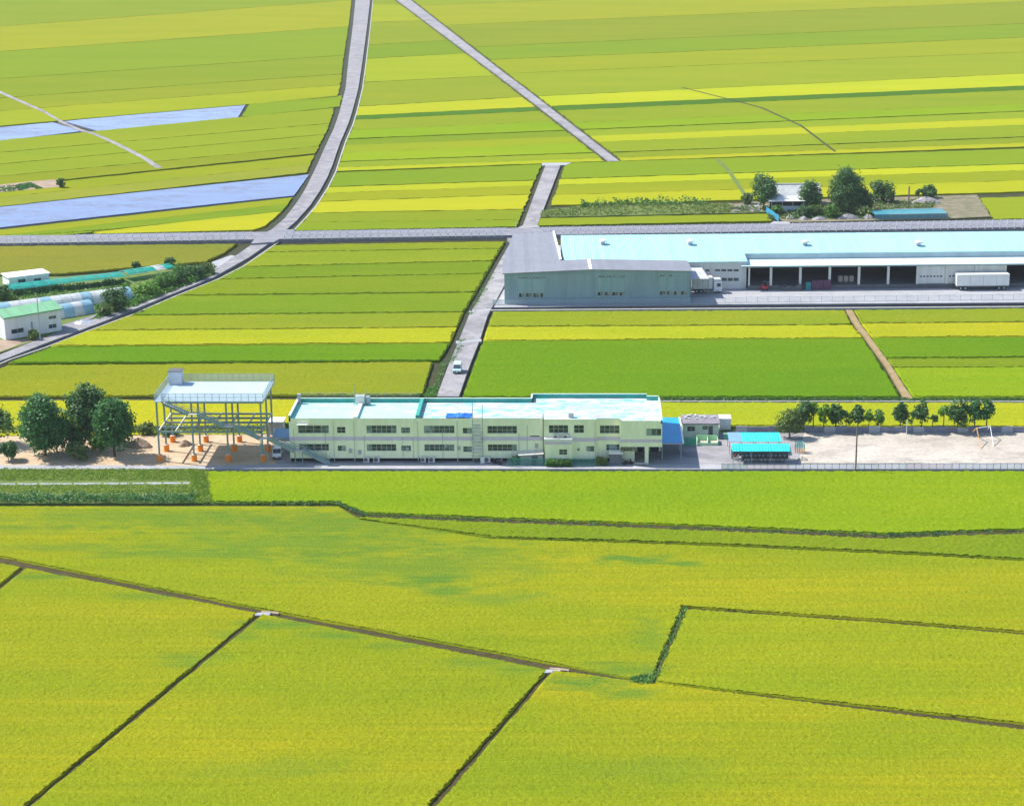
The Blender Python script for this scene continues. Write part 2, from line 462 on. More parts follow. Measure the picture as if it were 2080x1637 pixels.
def relief(o, poly, sp, amp, ang=0.0, dips=()):
    """a standing crop: the plot's top as a close grid of plant clumps with their own heights, ragged at its edges"""
    P = np.array([(q[0], q[1]) for q in poly]); ca, sa = math.cos(ang), math.sin(ang); R_ = np.array([[ca, sa], [-sa, ca]])
    Q = P @ R_.T; x0, y0 = Q.min(0); x1, y1 = Q.max(0)
    # keep to what the camera can see, with a margin
    lim = 30.0
    gx = np.arange(x0, x1 + sp, sp); gy = np.arange(y0, y1 + sp, sp)
    if len(gx) * len(gy) > 2500000: gx = gx[::2]; gy = gy[::2]
    rs = np.random.RandomState(len(gx) * 7 + len(gy))
    X, Y = np.meshgrid(gx, gy); ny, nx = X.shape
    J = rs.uniform(-.34, .34, (2, ny, nx)) * sp
    W = np.stack([(X + J[0]).ravel(), (Y + J[1]).ravel()], 1) @ R_
    wx, wy = W[:, 0], W[:, 1]
    def inside(px, py):
        r = np.zeros(len(px), bool); n = len(P); j = n - 1
        for i in range(n):
            xi, yi = P[i]; xj, yj = P[j]
            hit = ((yi > py) != (yj > py)) & (px < (xj - xi) * (py - yi) / (yj - yi + 1e-12) + xi); r ^= hit; j = i
        return r
    s, c = math.sin(PITCH), math.cos(PITCH); d = wy * c + H * s; u = CX + FPX * wx / d; v = CY - FPX * (-H * c + wy * s) / d
    ok = inside(wx, wy) & (u > -90) & (u < 2170) & (v < 1740)
    low = np.sin(wx * .9 + 2.1 * np.sin(wy * .5)) * np.sin(wy * .8 + 1.7 * np.sin(wx * .37)) * .25 + .25 * np.sin(wx * .21 + 1.3) * np.sin(wy * .33)
    z = amp * (rs.uniform(0, 1, len(wx)) ** .7 + low * .3) + .01
    z[rs.uniform(0, 1, len(wx)) < .045] -= amp * .9
    for (ax, ay, rx, ry, st) in dips:
        g = np.clip(1.25 - np.hypot((wx - ax) / rx, (wy - ay) / ry) + .5 * low, 0, 1); z -= g * st * .22
    z = np.maximum(z, -.012)
    okg = ok.reshape(ny, nx); cell = okg[:-1, :-1] & okg[1:, :-1] & okg[1:, 1:] & okg[:-1, 1:]
    I = np.arange(ny * nx).reshape(ny, nx)
    F = np.stack([I[:-1, :-1][cell], I[:-1, 1:][cell], I[1:, 1:][cell], I[1:, :-1][cell]], 1)
    if not len(F): return
    used = np.unique(F); mp = np.full(ny * nx, -1); mp[used] = np.arange(len(used)); F = mp[F]
    V = np.stack([wx[used], wy[used], z[used]], 1)
    old = o.data; n0 = len(old.vertices); ov = np.zeros(n0 * 3); old.vertices.foreach_get('co', ov); ov = ov.reshape(-1, 3)
    faces = [tuple(q.vertices) for q in old.polygons]
    # lift the slab just under the plants
    ov[:, 2] = np.where(ov[:, 2] > -.3, -.02, ov[:, 2])
    me = bpy.data.meshes.new(o.name)
    allv = np.vstack([ov, V]); lv = [q for f in faces for q in f]; ls = [len(f) for f in faces]
    nl = len(lv) + F.size; me.vertices.add(len(allv)); me.vertices.foreach_set('co', allv.ravel())
    me.loops.add(nl); me.loops.foreach_set('vertex_index', np.concatenate([np.array(lv), (F + n0).ravel()]).astype(np.int32))
    tot = np.concatenate([np.array(ls), np.full(len(F), 4)]); st_ = np.concatenate([[0], np.cumsum(tot)[:-1]])
    me.polygons.add(len(tot)); me.polygons.foreach_set('loop_start', st_.astype(np.int32)); me.polygons.foreach_set('loop_total', tot.astype(np.int32))
    me.update(calc_edges=True); me.validate(); me.materials.append(old.materials[0]); o.data = me
FARK = (1.06, 1.09, 1.0)     # colour factor that brightens the distant plots a little
def field_px(pxs, cls, gaps=None, mat=None, top=0.0, name='rice_field', jit=0.14, rel=None):
    P = [U(*q) for q in pxs]; gaps = gaps if gaps is not None else [0.3] * len(P)
    if isinstance(gaps, (int, float)): gaps = [gaps] * len(P)
    Q = inset(P, list(gaps))
    near_ = min(q[1] for q in pxs) > 940
    o = slab(name, Q, -0.55, top, mat or (M_rice if max(q[1] for q in pxs) > 470 else M_rice_far), vary(tuple(x * y for x, y in zip(COL[cls], FARK)) if max(q[1] for q in pxs) <= 470 else COL[cls], .02 if near_ else .07), jit if max(q[1] for q in pxs) > 470 else .4)
    cy_ = sum(q[1] for q in pxs) / len(pxs)
    if rel: relief(o, Q, *rel)
    elif cy_ > 480: relief(o, Q, .42 if cy_ > 700 else .55, .13)
    return o
def interp(pl, y):
    """x of a polyline of pixels at height y (extrapolated)"""
    pl = sorted(pl, key=lambda q: q[1])
    for a, b in zip(pl, pl[1:]):
        if y <= b[1] or b is pl[-1]: return a[0] + (b[0] - a[0]) * (y - a[1]) / (b[1] - a[1])
def bands(L, R, rows, side=(1.2, 1.2)):
    """strips between two margins. rows: (y at L, y at R, gap in metres at this line, class of the plot below it)"""
    for a, b in zip(rows, rows[1:]):
        pl = [(interp(L, a[0]), a[0]), (interp(R, a[1]), a[1]), (interp(R, b[1]), b[1]), (interp(L, b[0]), b[0])]
        if a[3]: field_px(pl, a[3], [a[2], side[1], b[2], side[0]])

# roads in the photograph ---------------------------------------------------
RL = [(742, -60), (722, 0), (716, 60), (708, 120), (702, 180), (689, 230), (679, 261), (664, 291), (642, 341), (622, 382), (602, 414), (572, 452), (545, 474), (513, 497), (479, 520), (438, 549), (392, 573), (323, 595), (277, 620), (208, 641), (166, 662), (104, 684), (46, 701), (0, 719), (-80, 752)]
RR = [(770, -60), (752, 0), (745, 60), (737, 120), (728, 180), (716, 226), (707, 254), (693, 285), (683, 313), (671, 349), (654, 382), (630, 418), (609, 442), (582, 470), (549, 494), (514, 518), (480, 541), (430, 566), (346, 599), (265, 634), (161, 672), (81, 703), (7, 728), (-80, 765)]
CN_L = [(752, -40), (1020, 160), (1040, 175), (1238, 328)]          # upper farm lane
CN_R = [(782, -40), (1036, 158), (1056, 172), (1258, 328)]
CM_L = [(1060, 464), (1108, 336)]; CM_R = [(1090, 462), (1139, 335)]   # middle lane
CS_L = [(1040, 488), (1010, 540), (972, 610), (953, 640), (933, 690), (912, 740), (887, 806)]
CS_R = [(1085, 488), (1046, 540), (1008, 610), (991, 640), (975, 690), (955, 740), (932, 806)]
off = lambda pl, d: [(x + d, y) for x, y in pl]

# A: between the curved road and the upper lane
bands(RR, CN_L, [(-45, -35, .4, 'O'), (8, 10, .4, 'W'), (46, 42, .5, 'O'), (92, 82, .5, 'M'), (120, 108, .6, 'W'), (168, 154, .5, 'O'),
                 (217, 197, .5, 'Y'), (236, 217, .2, 'D'), (244, 225, .3, 'O'), (265, 247, .02, 'L'), (283, 265, .9, 'M'), (296, 277, .02, 'W'), (311, 291, .02, 'L'), (329, 310, .8, 'O'), (341, 321, .02, 'Y'), (349, 328, .8, None)], (2.0, 1.6))
# B: below it, to the middle lane
bands(RR, CM_L, [(351, 333, .5, 'M'), (380, 366, .5, 'Y'), (393, 377, .02, 'W'), (410, 395, .3, 'Y'), (433, 425, .4, 'O'), (452, 446, .02, 'M'), (470, 461, .6, None)], (2.0, 1.6))
# C: right of the upper lane
far = [(2420, -100), (2420, 600)]
bands(CN_R, far, [(-30, -95, .4, 'O'), (12, -50, .5, 'W'), (52, -10, .5, 'O'), (96, 34, .5, 'M'), (122, 62, .6, 'W'), (150, 92, .4, 'O'),
                  (196, 134, .4, 'Y'), (216, 160, .2, 'D'), (225, 168, .2, 'O'), (250, 197, .02, 'L'), (264, 212, .9, 'O'), (277, 226, .02, 'Y'), (289, 240, .02, 'O'), (310, 266, .8, 'O'), (321, 278, .02, 'Y'), (328, 287, .9, None)], (1.6, 1))
# D: below, right of the middle lane
bands(CM_R, far, [(331, 291, .6, 'M'), (364, 322, .5, 'Y'), (376, 336, .02, 'W'), (397, 356, .02, 'Y'), (418, 380, .5, None)], (1.6, 1))
field_px([(1092, 443), (1560, 434), (1572, 449), (1086, 459)], 'O', 0.4)
# E: left of the curved road
lft = [(-320, -100), (-320, 800)]
bands(lft, RL, [(20, -60, .5, 'O'), (78, 0, .5, 'W'), (128, 54, .5, 'M'), (182, 112, .5, 'O'), (222, 150, .5, 'O'), (250, 172, .3, 'W'), (284, 196, .5, None)], (1, 2.4))
bands(lft, RL, [(316, 218, .4, 'O'), (338, 250, .4, 'O'), (363, 272, .4, 'O'), (388, 296, .35, 'O'), (412, 311, .6, None)], (1, 2.4))
bands(lft, RL, [(414, 313, .5, 'W'), (436, 332, .02, 'T'), (456, 350, .7, None)], (1, 2.4))
bands(lft, RL, [(502, 399, .2, 'W'), (514, 412, .02, 'M'), (528, 427, .2, None)], (1, 2.4))
field_px([(-320, 504), (250, 462), (182, 470), (-320, 506)], 'M', 0.1)
field_px([(182, 470), (588, 428), (556, 456), (520, 468), (200, 476)], 'Y', [.2, 2.0, 1.2, .8, .3])
# flooded plots
def water_mat(name, mud):
    m, t, b = nmat(name)
    p = position(t)
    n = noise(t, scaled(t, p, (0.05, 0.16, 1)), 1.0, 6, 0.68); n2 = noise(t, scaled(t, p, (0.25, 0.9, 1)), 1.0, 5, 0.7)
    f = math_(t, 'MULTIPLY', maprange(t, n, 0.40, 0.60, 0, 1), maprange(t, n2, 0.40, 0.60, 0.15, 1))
    t.links.new(mixc(t, f, (0.13, 0.175, 0.38), mud), b.inputs['Base Color'])  # blue base colour paints in the sky reflected by the water
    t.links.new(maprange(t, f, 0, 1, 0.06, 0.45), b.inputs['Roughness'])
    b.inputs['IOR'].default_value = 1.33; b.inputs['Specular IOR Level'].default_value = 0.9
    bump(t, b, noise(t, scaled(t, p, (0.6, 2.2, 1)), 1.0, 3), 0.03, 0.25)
    return m
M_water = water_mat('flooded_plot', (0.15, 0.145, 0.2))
def water_px(pxs, name='paddy_water', gap=0.5):
    return slab(name, inset([U(*q) for q in pxs], [gap] * len(pxs)), -0.55, -0.12, M_water, None, 0.1)
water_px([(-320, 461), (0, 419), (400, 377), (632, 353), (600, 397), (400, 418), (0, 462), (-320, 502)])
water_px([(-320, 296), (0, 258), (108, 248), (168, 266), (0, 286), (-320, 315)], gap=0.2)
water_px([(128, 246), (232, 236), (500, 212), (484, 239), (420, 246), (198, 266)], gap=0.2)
field_px([(504, 212), (698, 194), (692, 217), (488, 239)], 'M', .4)
# F: between highway, curved road and the lane by the warehouse
bands(RR, CS_L, [(497, 489, 1.0, 'O'), (513, 505, .02, 'O'), (543, 530, .2, 'M'), (568, 556, .02, 'M'), (601, 594, .35, 'M'), (641, 634, .3, 'O'), (672, 665, .12, 'Y'), (703, 696, .02, None)], (1.8, 1.6))
# south of it
lft2 = [(-320, 600), (-320, 1000)]
field_px([(88, 705), (931, 697), (907, 733), (6, 738), (10, 733)], 'G', [.2, 1.6, .4, 1.0, 1.6])
field_px([(4, 741), (905, 734), (886, 803), (-160, 808)], 'O', [.4, 2.6, .6, 1.4])
bands(lft2, [(930, 800), (930, 900)], [(814, 809, .4, 'Y'), (890, 882, .4, None)], (1, 0))
# narrow plot left of the curved road below the highway
field_px([(-320, 516), (0, 499), (497, 494), (468, 515), (430, 533), (130, 558), (0, 560), (-320, 585)], 'T', [.8, .8, 1.6, 1.6, 1, .8, .8, .8])
# G: below the warehouse
PD_L = [(1718, 630), (1736, 660), (1760, 690), (1797, 740), (1826, 790), (1838, 812)]; PD_R = [(1731, 630), (1748, 660), (1771, 690), (1808, 740), (1840, 790), (1856, 812)]
bands(CS_R, PD_L, [(632, 629, .5, 'O'), (664, 660, .2, 'Y'), (693, 687, .2, 'G'), (808, 808, .6, None)], (0.8, 0.4))
bands(PD_R, far, [(629, 622, .5, 'O'), (657, 652, .2, 'Y'), (686, 682, .2, 'G'), (728, 723, .4, 'M'), (747, 744, .02, 'L'), (808, 808, .6, None)], (0.4, 1))
field_px([(931, 814), (1270, 816), (2420, 817), (2420, 868), (1270, 866), (931, 868)], 'Y', .4)
# south plots
slab('levee', [U(-400, 1030), U(430, 1024), U(2500, 1070), Vector((140, 150, 0)), Vector((-160, 150, 0))], -.52, -.24, ground_mat('levee_bank', (.05, .042, .012), (.085, .065, .028), .8, .95, (.04, .05, .012)), None, .1)
D1 = [(0, 1133), (530, 1240), (900, 1308), (1320, 1388), (1470, 1405)]      # long diagonal ditch
pt = [(650, 1100, 30, 9, .75), ]
def PW(px, py, rx, ry, s): q = U(px, py); return (q.x, q.y, rx, ry, s)
LODGE = [PW(700, 1060, 42, 9, .7), PW(250, 1050, 40, 7, .6), PW(620, 1105, 34, 7, .7), PW(840, 1150, 26, 10, .7), PW(870, 1180, 7, 3.2, .95), PW(905, 1200, 6, 2.5, .8), PW(1300, 1136, 9.5, 2.4, 1.0), PW(1255, 1134, 3, 1.6, .9), PW(1390, 1144, 3.5, 1.6, .9),
         PW(420, 1125, 22, 3.5, .65), PW(130, 1112, 16, 3, .55), PW(1000, 1215, 11, 3.5, .6), PW(960, 1120, 16, 5, .4), PW(1270, 1360, 9, 3, .7), PW(1320, 1290, 3, 8, .5), PW(60, 1075, 20, 3, .4)]
M_rice_s = rice_material('rice_crop_lodged', LODGE)
THIN = [PW(585, 1268, 8, 2.6, .85), PW(690, 1290, 7, 2.2, .8), PW(800, 1310, 6, 2, .5), PW(1190, 1388, 8, 2.6, .95), PW(1290, 1408, 5, 2, .7), PW(85, 1172, 6, 2.2, .7), PW(300, 1212, 7, 2, .6), PW(380, 1340, 6, 4, .6), PW(480, 1290, 5, 3, .5),
        PW(960, 1345, 7, 3, .5), PW(560, 1560, 14, 4, .35), PW(1330, 1560, 12, 4, .35), PW(1050, 1360, 5, 2.5, .6)]
M_rice_b = rice_material('rice_crop_near', THIN)
field_px([(405, 956), (2500, 956), (2500, 1066), (1935, 1080), (1800, 1085), (1500, 1072), (1000, 1053), (740, 1043), (680, 1021), (418, 1021)], 'L', [.3, 1, .3, .3, .3, .3, .3, .3, .3, .8], rel=(.32, .17))
field_px([(700, 1052), (745, 1050), (1000, 1060), (1500, 1079), (1800, 1093), (1935, 1087), (2500, 1073), (2500, 1160), (1900, 1126), (1500, 1107), (1000, 1091)], 'M', [.2, .2, .2, .2, .2, .2, 1, .08, .12, .12, .2], rel=(.32, .2))
field_px([(-320, 1026), (690, 1026), (740, 1055), (1000, 1093), (1500, 1110), (1900, 1129), (2500, 1163), (2500, 1320), (1800, 1260), (1388, 1232), (1322, 1386), (900, 1306), (530, 1238), (0, 1131), (-320, 1066)], 'W',
         [.4, .3, .1, .1, .1, .1, 1, .12, .12, .14, .16, .16, .16, .16, 1], M_rice_s, rel=(.25, .14, .04, LODGE))
field_px([(1394, 1236), (1800, 1264), (2500, 1324), (2500, 1519), (1470, 1402), (1328, 1386)], 'W', [.14, .14, 1, .25, .25, .16], M_rice_s, rel=(.25, .14, .04))
def dgx(x): return 1133 + (x - 0) * (1308 - 1133) / 900 if x < 900 else (1308 + (x - 900) * 80 / 420 if x < 1320 else 1388 + (x - 1320) * 17 / 150)
def near(x0, x1, xb0, xb1, cls='W'):
    field_px([(x0, dgx(x0) + 9), (x1, dgx(x1) + 9), (xb1, 1740), (xb0, 1740)], cls, [.16, .07, .5, .07], M_rice_b, rel=(.25, .14, 1.05, THIN))
near(-400, 46, -1100, -700); near(54, 526, -690, -75); near(534, 1116, -65, 780); near(1124, 2300, 795, 2500)
# farm lanes --------------------------------------------------------------
def road_px(name, Lp, Rp, mat, z=0.06, z0=-0.55, lip=None):
    P = [U(*q) for q in Lp] + [U(*q) for q in Rp[::-1]]
    m = MB(); n = len(Lp)
    A = [U(*q) for q in Lp]; B = [U(interp(Rp, 0) if 0 else q[0], q[1]) for q in Rp]
    # resample both margins to the same number of stations
    def res(pl, k):
        d = [0]
        for a, b in zip(pl, pl[1:]): d.append(d[-1] + (b - a).length)
        out = []
        for i in range(k):
            t = d[-1] * i / (k - 1); j = max(q for q in range(len(d)) if d[q] <= t + 1e-6); j = min(j, len(pl) - 2)
            out.append(pl[j].lerp(pl[j + 1], (t - d[j]) / max(d[j + 1] - d[j], 1e-6)))
        return out
    k = max(len(A), len(B), 12) * 2
    A, B = res(A, k), res(B, k)
    for (a, b), (c, d) in zip(zip(A, B), zip(A[1:], B[1:])):
        ja, jc = Vector((0, 0, z)), Vector((0, 0, z0))
        m.face([a + ja, b + ja, d + ja, c + ja]); m.face([a + jc, a + ja, c + ja, c + jc]); m.face([b + jc, d + jc, d + ja, b + ja])
    a, b, c, d = A[0], B[0], A[-1], B[-1]
    m.face([a + jc, b + jc, b + ja, a + ja]); m.face([c + jc, c + ja, d + ja, d + jc])
    return tag(m.build(name, mat), kind='structure')
M_road1 = road_mat('old_asphalt', (0.21, 0.205, 0.225), (0.27, 0.26, 0.275), (0.40, 0.385, 0.375), .12)
road_px('curved_road', RL, RR, M_road1, 0.10)
road_px('farm_lane_far', CN_L, CN_R, M_conc, 0.08)
road_px('farm_lane_middle', CM_L, CM_R, M_conc, 0.08)
road_px('farm_lane_near', CS_L, CS_R, M_conc, 0.08)
def offs(px, d, z=0.0):
    P = [U(*q) for q in px]; out = []
    for k, q in enumerate(P):
        t = (P[min(k + 1, len(P) - 1)] - P[max(k - 1, 0)]).normalized(); out.append(q + Vector((-t.y, t.x, 0)) * d)
    return out
def ribbon(name, A, B, mat, z):
    m = MB()
    for (a, b), (c, d) in zip(zip(A, B), zip(A[1:], B[1:])): m.face([(a.x, a.y, z), (b.x, b.y, z), (d.x, d.y, z), (c.x, c.y, z)])
    return tag(m.build(name, mat), kind='structure')
ribbon('ditch_mud', offs(RR, .1), offs(RR, 1.5), M_mud, -.42); ribbon('ditch_mud', offs(RL, -.1), offs(RL, -1.8), M_mud, -.42)
ribbon('concrete_lip', offs(RR, 1.55), offs(RR, 1.95), M_lip, .02); ribbon('ditch_mud', offs(CS_L, -.1), offs(CS_L, -1.2), M_mud, -.42)
# small junction apron at the head of the middle lane
slab('lane_apron', [U(1102, 337), U(1150, 336), U(1162, 331), U(1100, 332)], -0.5, 0.09, M_conc_w, None, 0.05)
# concrete culvert slabs across lane edges
for q in ((926, 696, 978, 692, 5), (953, 634, 995, 631, 3)):
    slab('culvert_slab', [U(q[0], q[1] + q[4] / 2), U(q[2], q[3] + q[4] / 2), U(q[2], q[3] - q[4] / 2), U(q[0], q[1] - q[4] / 2)], -0.4, 0.10, M_conc_w, None, 0.02)
road_px('brown_track', PD_L, PD_R, M_brown, 0.05)
road_px('grass_track', [(1383, 178), (1543, 219), (1625, 256), (1695, 309)], [(1386, 177.5), (1547, 218), (1629, 255), (1699, 308)], M_levee, 0.03)
road_px('grass_track', [(1452, 324), (1478, 350), (1506, 392), (1516, 410)], [(1460, 323), (1486, 349), (1514, 391), (1526, 410)], M_weed_ground, 0.04)
road_px('grass_track', [(86, 228), (118, 246), (158, 265), (184, 272), (217, 286), (255, 305), (288, 322), (316, 342)], [(95, 228), (126, 246), (167, 264), (193, 271), (227, 285), (266, 304), (299, 321), (330, 341)], M_conc, 0.05)
for (x, y, a, b) in ((64, 0, 0, 0),):
    road_px('grass_track', [(-160, 120), (88, 229)], [(-150, 118), (96, 228)], M_conc, 0.05)
# dirt mark in the plot beside the brown track, and patches of bent grass
# vegetable garden
slab('garden_soil', [U(-60, 382), U(60, 369), U(112, 365), U(122, 380), U(0, 391), U(-60, 396)], -0.5, 0.02, M_dirt, None, 0.1)
# pale mulch strip in the weeds by the lot
slab('grass_verge', [U(-320, 948), U(405, 951), U(420, 1020), U(-320, 1022)], -0.5, -0.08, M_weed_ground, None, 0.2)
M_mulch = paint('mulch_film', (.36, .4, .41), .5, .3, .8, stain=(.2, .26, .12))
x_ = -320
while x_ < 384:
    w_ = rndF.uniform(14, 46) * (2.2 if x_ < 170 else 1); g_ = rndF.uniform(2, 7); e_ = min(384, x_ + w_); f_ = lambda x: 984.5 - 4.0 * (x + 320) / 704
    slab('mulch_strip', [U(x_, f_(x_) - 1.5), U(e_, f_(e_) - 1.5), U(e_, f_(e_) + 1.7), U(x_, f_(x_) + 1.7)], -.4, -.03, M_mulch, None, .12, .6); x_ = e_ + g_
# highway ------------------------------------------------------------------
hy = lambda x, d: (x, 482.5 - (x - 300) * 0.0159 + d)
HX = [-400, 0, 500, 1050, 1560, 1940, 2450]
road_px('highway', [hy(x, -3.2) for x in HX], [hy(x, 11.5) for x in HX], M_asph, 0.55, -0.5)
road_px('highway_shoulder', [hy(x, -6.0) for x in HX], [hy(x, -3.4) for x in HX], M_conc, 0.2, -0.5)
# apron where the curved road crosses the highway, and the lane mouth
slab('junction', [U(549, 472), U(600, 470), U(590, 478), U(556, 496), U(510, 499), U(520, 486)], -0.5, 0.56, M_asph, None, 0.03)
slab('junction', [U(1050, 468), U(1098, 466), U(1092, 462), U(1060, 463)], -0.5, 0.557, M_conc, None, 0.03)
slab('junction', [U(1030, 486), U(1092, 485), U(1085, 492), U(1036, 492)], -0.5, 0.3, M_conc, None, 0.03)
slab('gravel_layby', [U(428, 556), U(430, 533), U(470, 519), U(482, 522), U(440, 551)], -0.5, 0.085, M_conc_w, None, 0.1)
# school grounds -----------------------------------------------------------
slab('sandy_lot', [U(-320, 949), U(-320, 884), U(300, 880), U(592, 878), U(600, 946), U(400, 949)], -0.5, 0.0, M_sand, None, 0.15)
slab('service_lane', [U(-320, 954), U(-320, 944), U(420, 946), U(640, 941), U(1420, 943), U(2450, 940), U(2450, 953.5), U(1420, 953), U(640, 952)], -0.5, 0.03, M_conc_w, None, 0.04)
slab('school_yard', [U(560, 943), U(560, 878), U(1300, 878), U(1640, 878), U(1625, 941), U(1420, 943)], -0.5, 0.015, M_conc, None, 0.03)
slab('playground', [U(1622, 941), U(1635, 876), U(2450, 876), U(2450, 940)], -0.5, 0.02, M_play, None, 0.1)
slab('back_ditch', [U(-320, 890), U(-320, 866), U(2450, 868), U(2450, 880), U(1300, 880), U(590, 880)], -0.5, -0.25, M_weed_ground, None, 0.1)
# dark ditch with concrete edge along the plots behind the school
slab('concrete_lip', [U(930, 815.5), U(2450, 817), U(2450, 815.8), U(930, 814.3)], -0.5, 0.1, M_lip, None, 0.01)
# warehouse site
slab('warehouse_yard', [U(1003, 626), U(1040, 560), U(1100, 500), U(2450, 480), U(2450, 613), U(1400, 619.5)], -0.5, 0.1, M_conc_w, None, 0.03)
slab('concrete_lip', [U(990, 631), U(1400, 628), U(2450, 621.5), U(2450, 620), U(1400, 626.4), U(992, 629.4)], -0.5, 0.05, M_lip, None, 0.01)
slab('ditch_mud', [U(985, 630), U(1400, 627), U(2450, 620.5), U(2450, 614), U(1400, 621), U(1000, 626)], -0.5, -0.42, M_mud, None, 0.01)
M_patch = ground_mat('patched_concrete', (0.33, 0.34, 0.36), (0.38, 0.39, 0.41), 0.3, 0.85)
for q in ([(1571, 609), (1619, 608), (1614, 597), (1575, 599)], [(1506, 613), (1532, 612), (1532, 608), (1506, 609)], [(1633, 607), (1681, 605), (1680, 598), (1631, 600)], [(1758, 597), (1880, 593), (1862, 612), (1800, 613)]):
    slab('concrete_patch', [U(*p, 0.1) for p in q], 0.06, 0.106, M_patch, None, 0.05)
# farm compound at the left
slab('farm_yard', [U(-320, 770), U(-320, 590), U(0, 562), U(130, 562), U(424, 540), U(436, 550), U(392, 570), U(322, 592), U(277, 616), U(208, 637), U(166, 659), U(104, 681), U(0, 716)], -0.5, 0.0, M_weed_ground, None, 0.1)
slab('bare_patch', [U(-60, 730), U(-60, 694), U(60, 688), U(98, 684), U(44, 698), U(0, 714)], -0.3, 0.012, M_dirt, None, 0.15)
slab('bare_patch', [U(124, 672), U(128, 660), U(190, 640), U(200, 640), U(160, 661)], -0.3, 0.02, M_asph, None, 0.1)
# farm at the right
field_px([(1988, 402), (2420, 390), (2420, 440), (2016, 446)], 'O', .4)
M_scrapg = ground_mat('farm_soil', (.13, .14, .06), (.24, .2, .14), .25, .95, (.34, .29, .25), .08)
slab('farm_ground', [U(1480, 431), U(1476, 416), U(1552, 408), U(1985, 396), U(2012, 440), U(1940, 444), U(1590, 452), U(1562, 430)], -0.5, 0.01, M_scrapg, None, 0.2)
slab('weedy_strip', [U(1094, 441), U(1100, 428), U(1190, 416), U(1480, 412), U(1560, 420), U(1562, 431)], -0.5, -0.05, M_weed_ground, None, 0.3)
# ================================================================== THE SCHOOL-LIKE BUILDING AND ITS YARD
M_wall = paint('cream_render', (0.92, 0.94, 0.66), 0.75, 0.12, 0.5, stain=(0.76, 0.82, 0.58), streak=True)
M_lilac = paint('lilac_band', (0.68, 0.58, 0.72), 0.7, 0.1, 0.6)
M_white = paint('white_paint', (0.78, 0.78, 0.76), 0.5, 0.1, 0.8)
M_offw = paint('offwhite', (0.66, 0.66, 0.62), 0.6, 0.16, 0.8)
M_teal = paint('teal_coating', (0.05, 0.36, 0.3), 0.6, 0.2, 0.7)
M_mint = paint('mint_coping', (0.62, 0.74, 0.66), 0.6, 0.15, 0.9)
M_roofc = paint('pale_cyan_roof', (0.42, 0.74, 0.70), 0.55, 0.14, 0.25, stain=(0.7, 0.8, 0.8))
M_alu = paint('window_aluminium', (0.42, 0.46, 0.46), 0.4, 0.1, 1.0, metal=0.3)
M_glass = glass_dark('window_glass')
M_glass2 = glass_dark('window_glass_curtain', (0.09, 0.12, 0.12))
M_grey = paint('grey_metal', (0.4, 0.42, 0.44), 0.5, 0.14, 0.9)
M_dgrey = paint('dark_grey', (0.12, 0.125, 0.14), 0.6, 0.2, 0.9)
M_black = paint('black_rubber_and_shade', (0.025, 0.025, 0.028), 0.7, 0.2, 1.0)  # also colours the painted shade under the school and inside the dock
M_steel = paint('galvanised_steel', (0.27, 0.36, 0.37), 0.45, 0.12, 0.9, metal=0.15)
M_pole = paint('weathered_pole', (0.2, 0.17, 0.13), 0.8, 0.25, 1.0)
M_blue = paint('blue_sheet', (0.02, 0.34, 0.72), 0.5, 0.12, 0.3, stain=(0.02, 0.27, 0.62))
M_lblue = paint('pale_blue_sheet', (0.2, 0.36, 0.62), 0.5, 0.15, 0.5)
M_cyan = corrugated('cyan_corrugated', (0.03, 0.62, 0.66), 0, 0.5, 0.4, 0.15, 0.05)
M_green = paint('green_panel', (0.06, 0.38, 0.25), 0.6, 0.15, 0.8)
M_lgreen = paint('light_green_panel', (0.42, 0.72, 0.42), 0.6, 0.15, 0.8)
M_orange = paint('orange_cap', (0.95, 0.28, 0.03), 0.55, 0.15, 1.2)
M_red = paint('red_paint', (0.5, 0.04, 0.05), 0.5, 0.15, 1.0)
def mesh_mat(name, col, open_=0.5):
    m, t, b = nmat(name)
    b.inputs['Base Color'].default_value = (*col, 1); b.inputs['Roughness'].default_value = 0.6
    tr = N(t, 'BsdfTransparent'); mx = N(t, 'MixShader'); mx.inputs[0].default_value = 1 - open_
    t.links.new(tr.outputs[0], mx.inputs[1]); t.links.new(b.outputs[0], mx.inputs[2]); t.links.new(mx.outputs[0], t.nodes['Material Output'].inputs['Surface'])
    return m
M_net = mesh_mat('wire_mesh', (0.5, 0.6, 0.62), 0.62)
M_gnet = mesh_mat('green_wire_mesh', (0.06, 0.22, 0.2), 0.45)
def stained_roof(name):
    m, t, b = nmat(name)
    p = position(t)
    n1 = noise(t, scaled(t, p, (0.09, 0.3, 1)), 1.0, 5, 0.62); n2 = noise(t, scaled(t, p, (0.3, 0.55, 1)), 1.3, 5, 0.7); n3 = noise(t, p, 2.2, 4)
    c = mixc(t, maprange(t, n1, 0.38, 0.56, 0, 1), (0.68, 0.69, 0.69), (0.44, 0.44, 0.47))
    c = mixc(t, maprange(t, n2, 0.48, 0.62, 0, 0.85), c, (0.1, 0.62, 0.66))
    c = mixc(t, 1.0, c, maprange(t, n3, 0.3, 0.7, 0.86, 1.08), 'MULTIPLY')
    t.links.new(c, b.inputs['Base Color']); b.inputs['Roughness'].default_value = 0.7; b.inputs['Specular IOR Level'].default_value = 0.2
    return m
M_stain = stained_roof('worn_roof_coating')

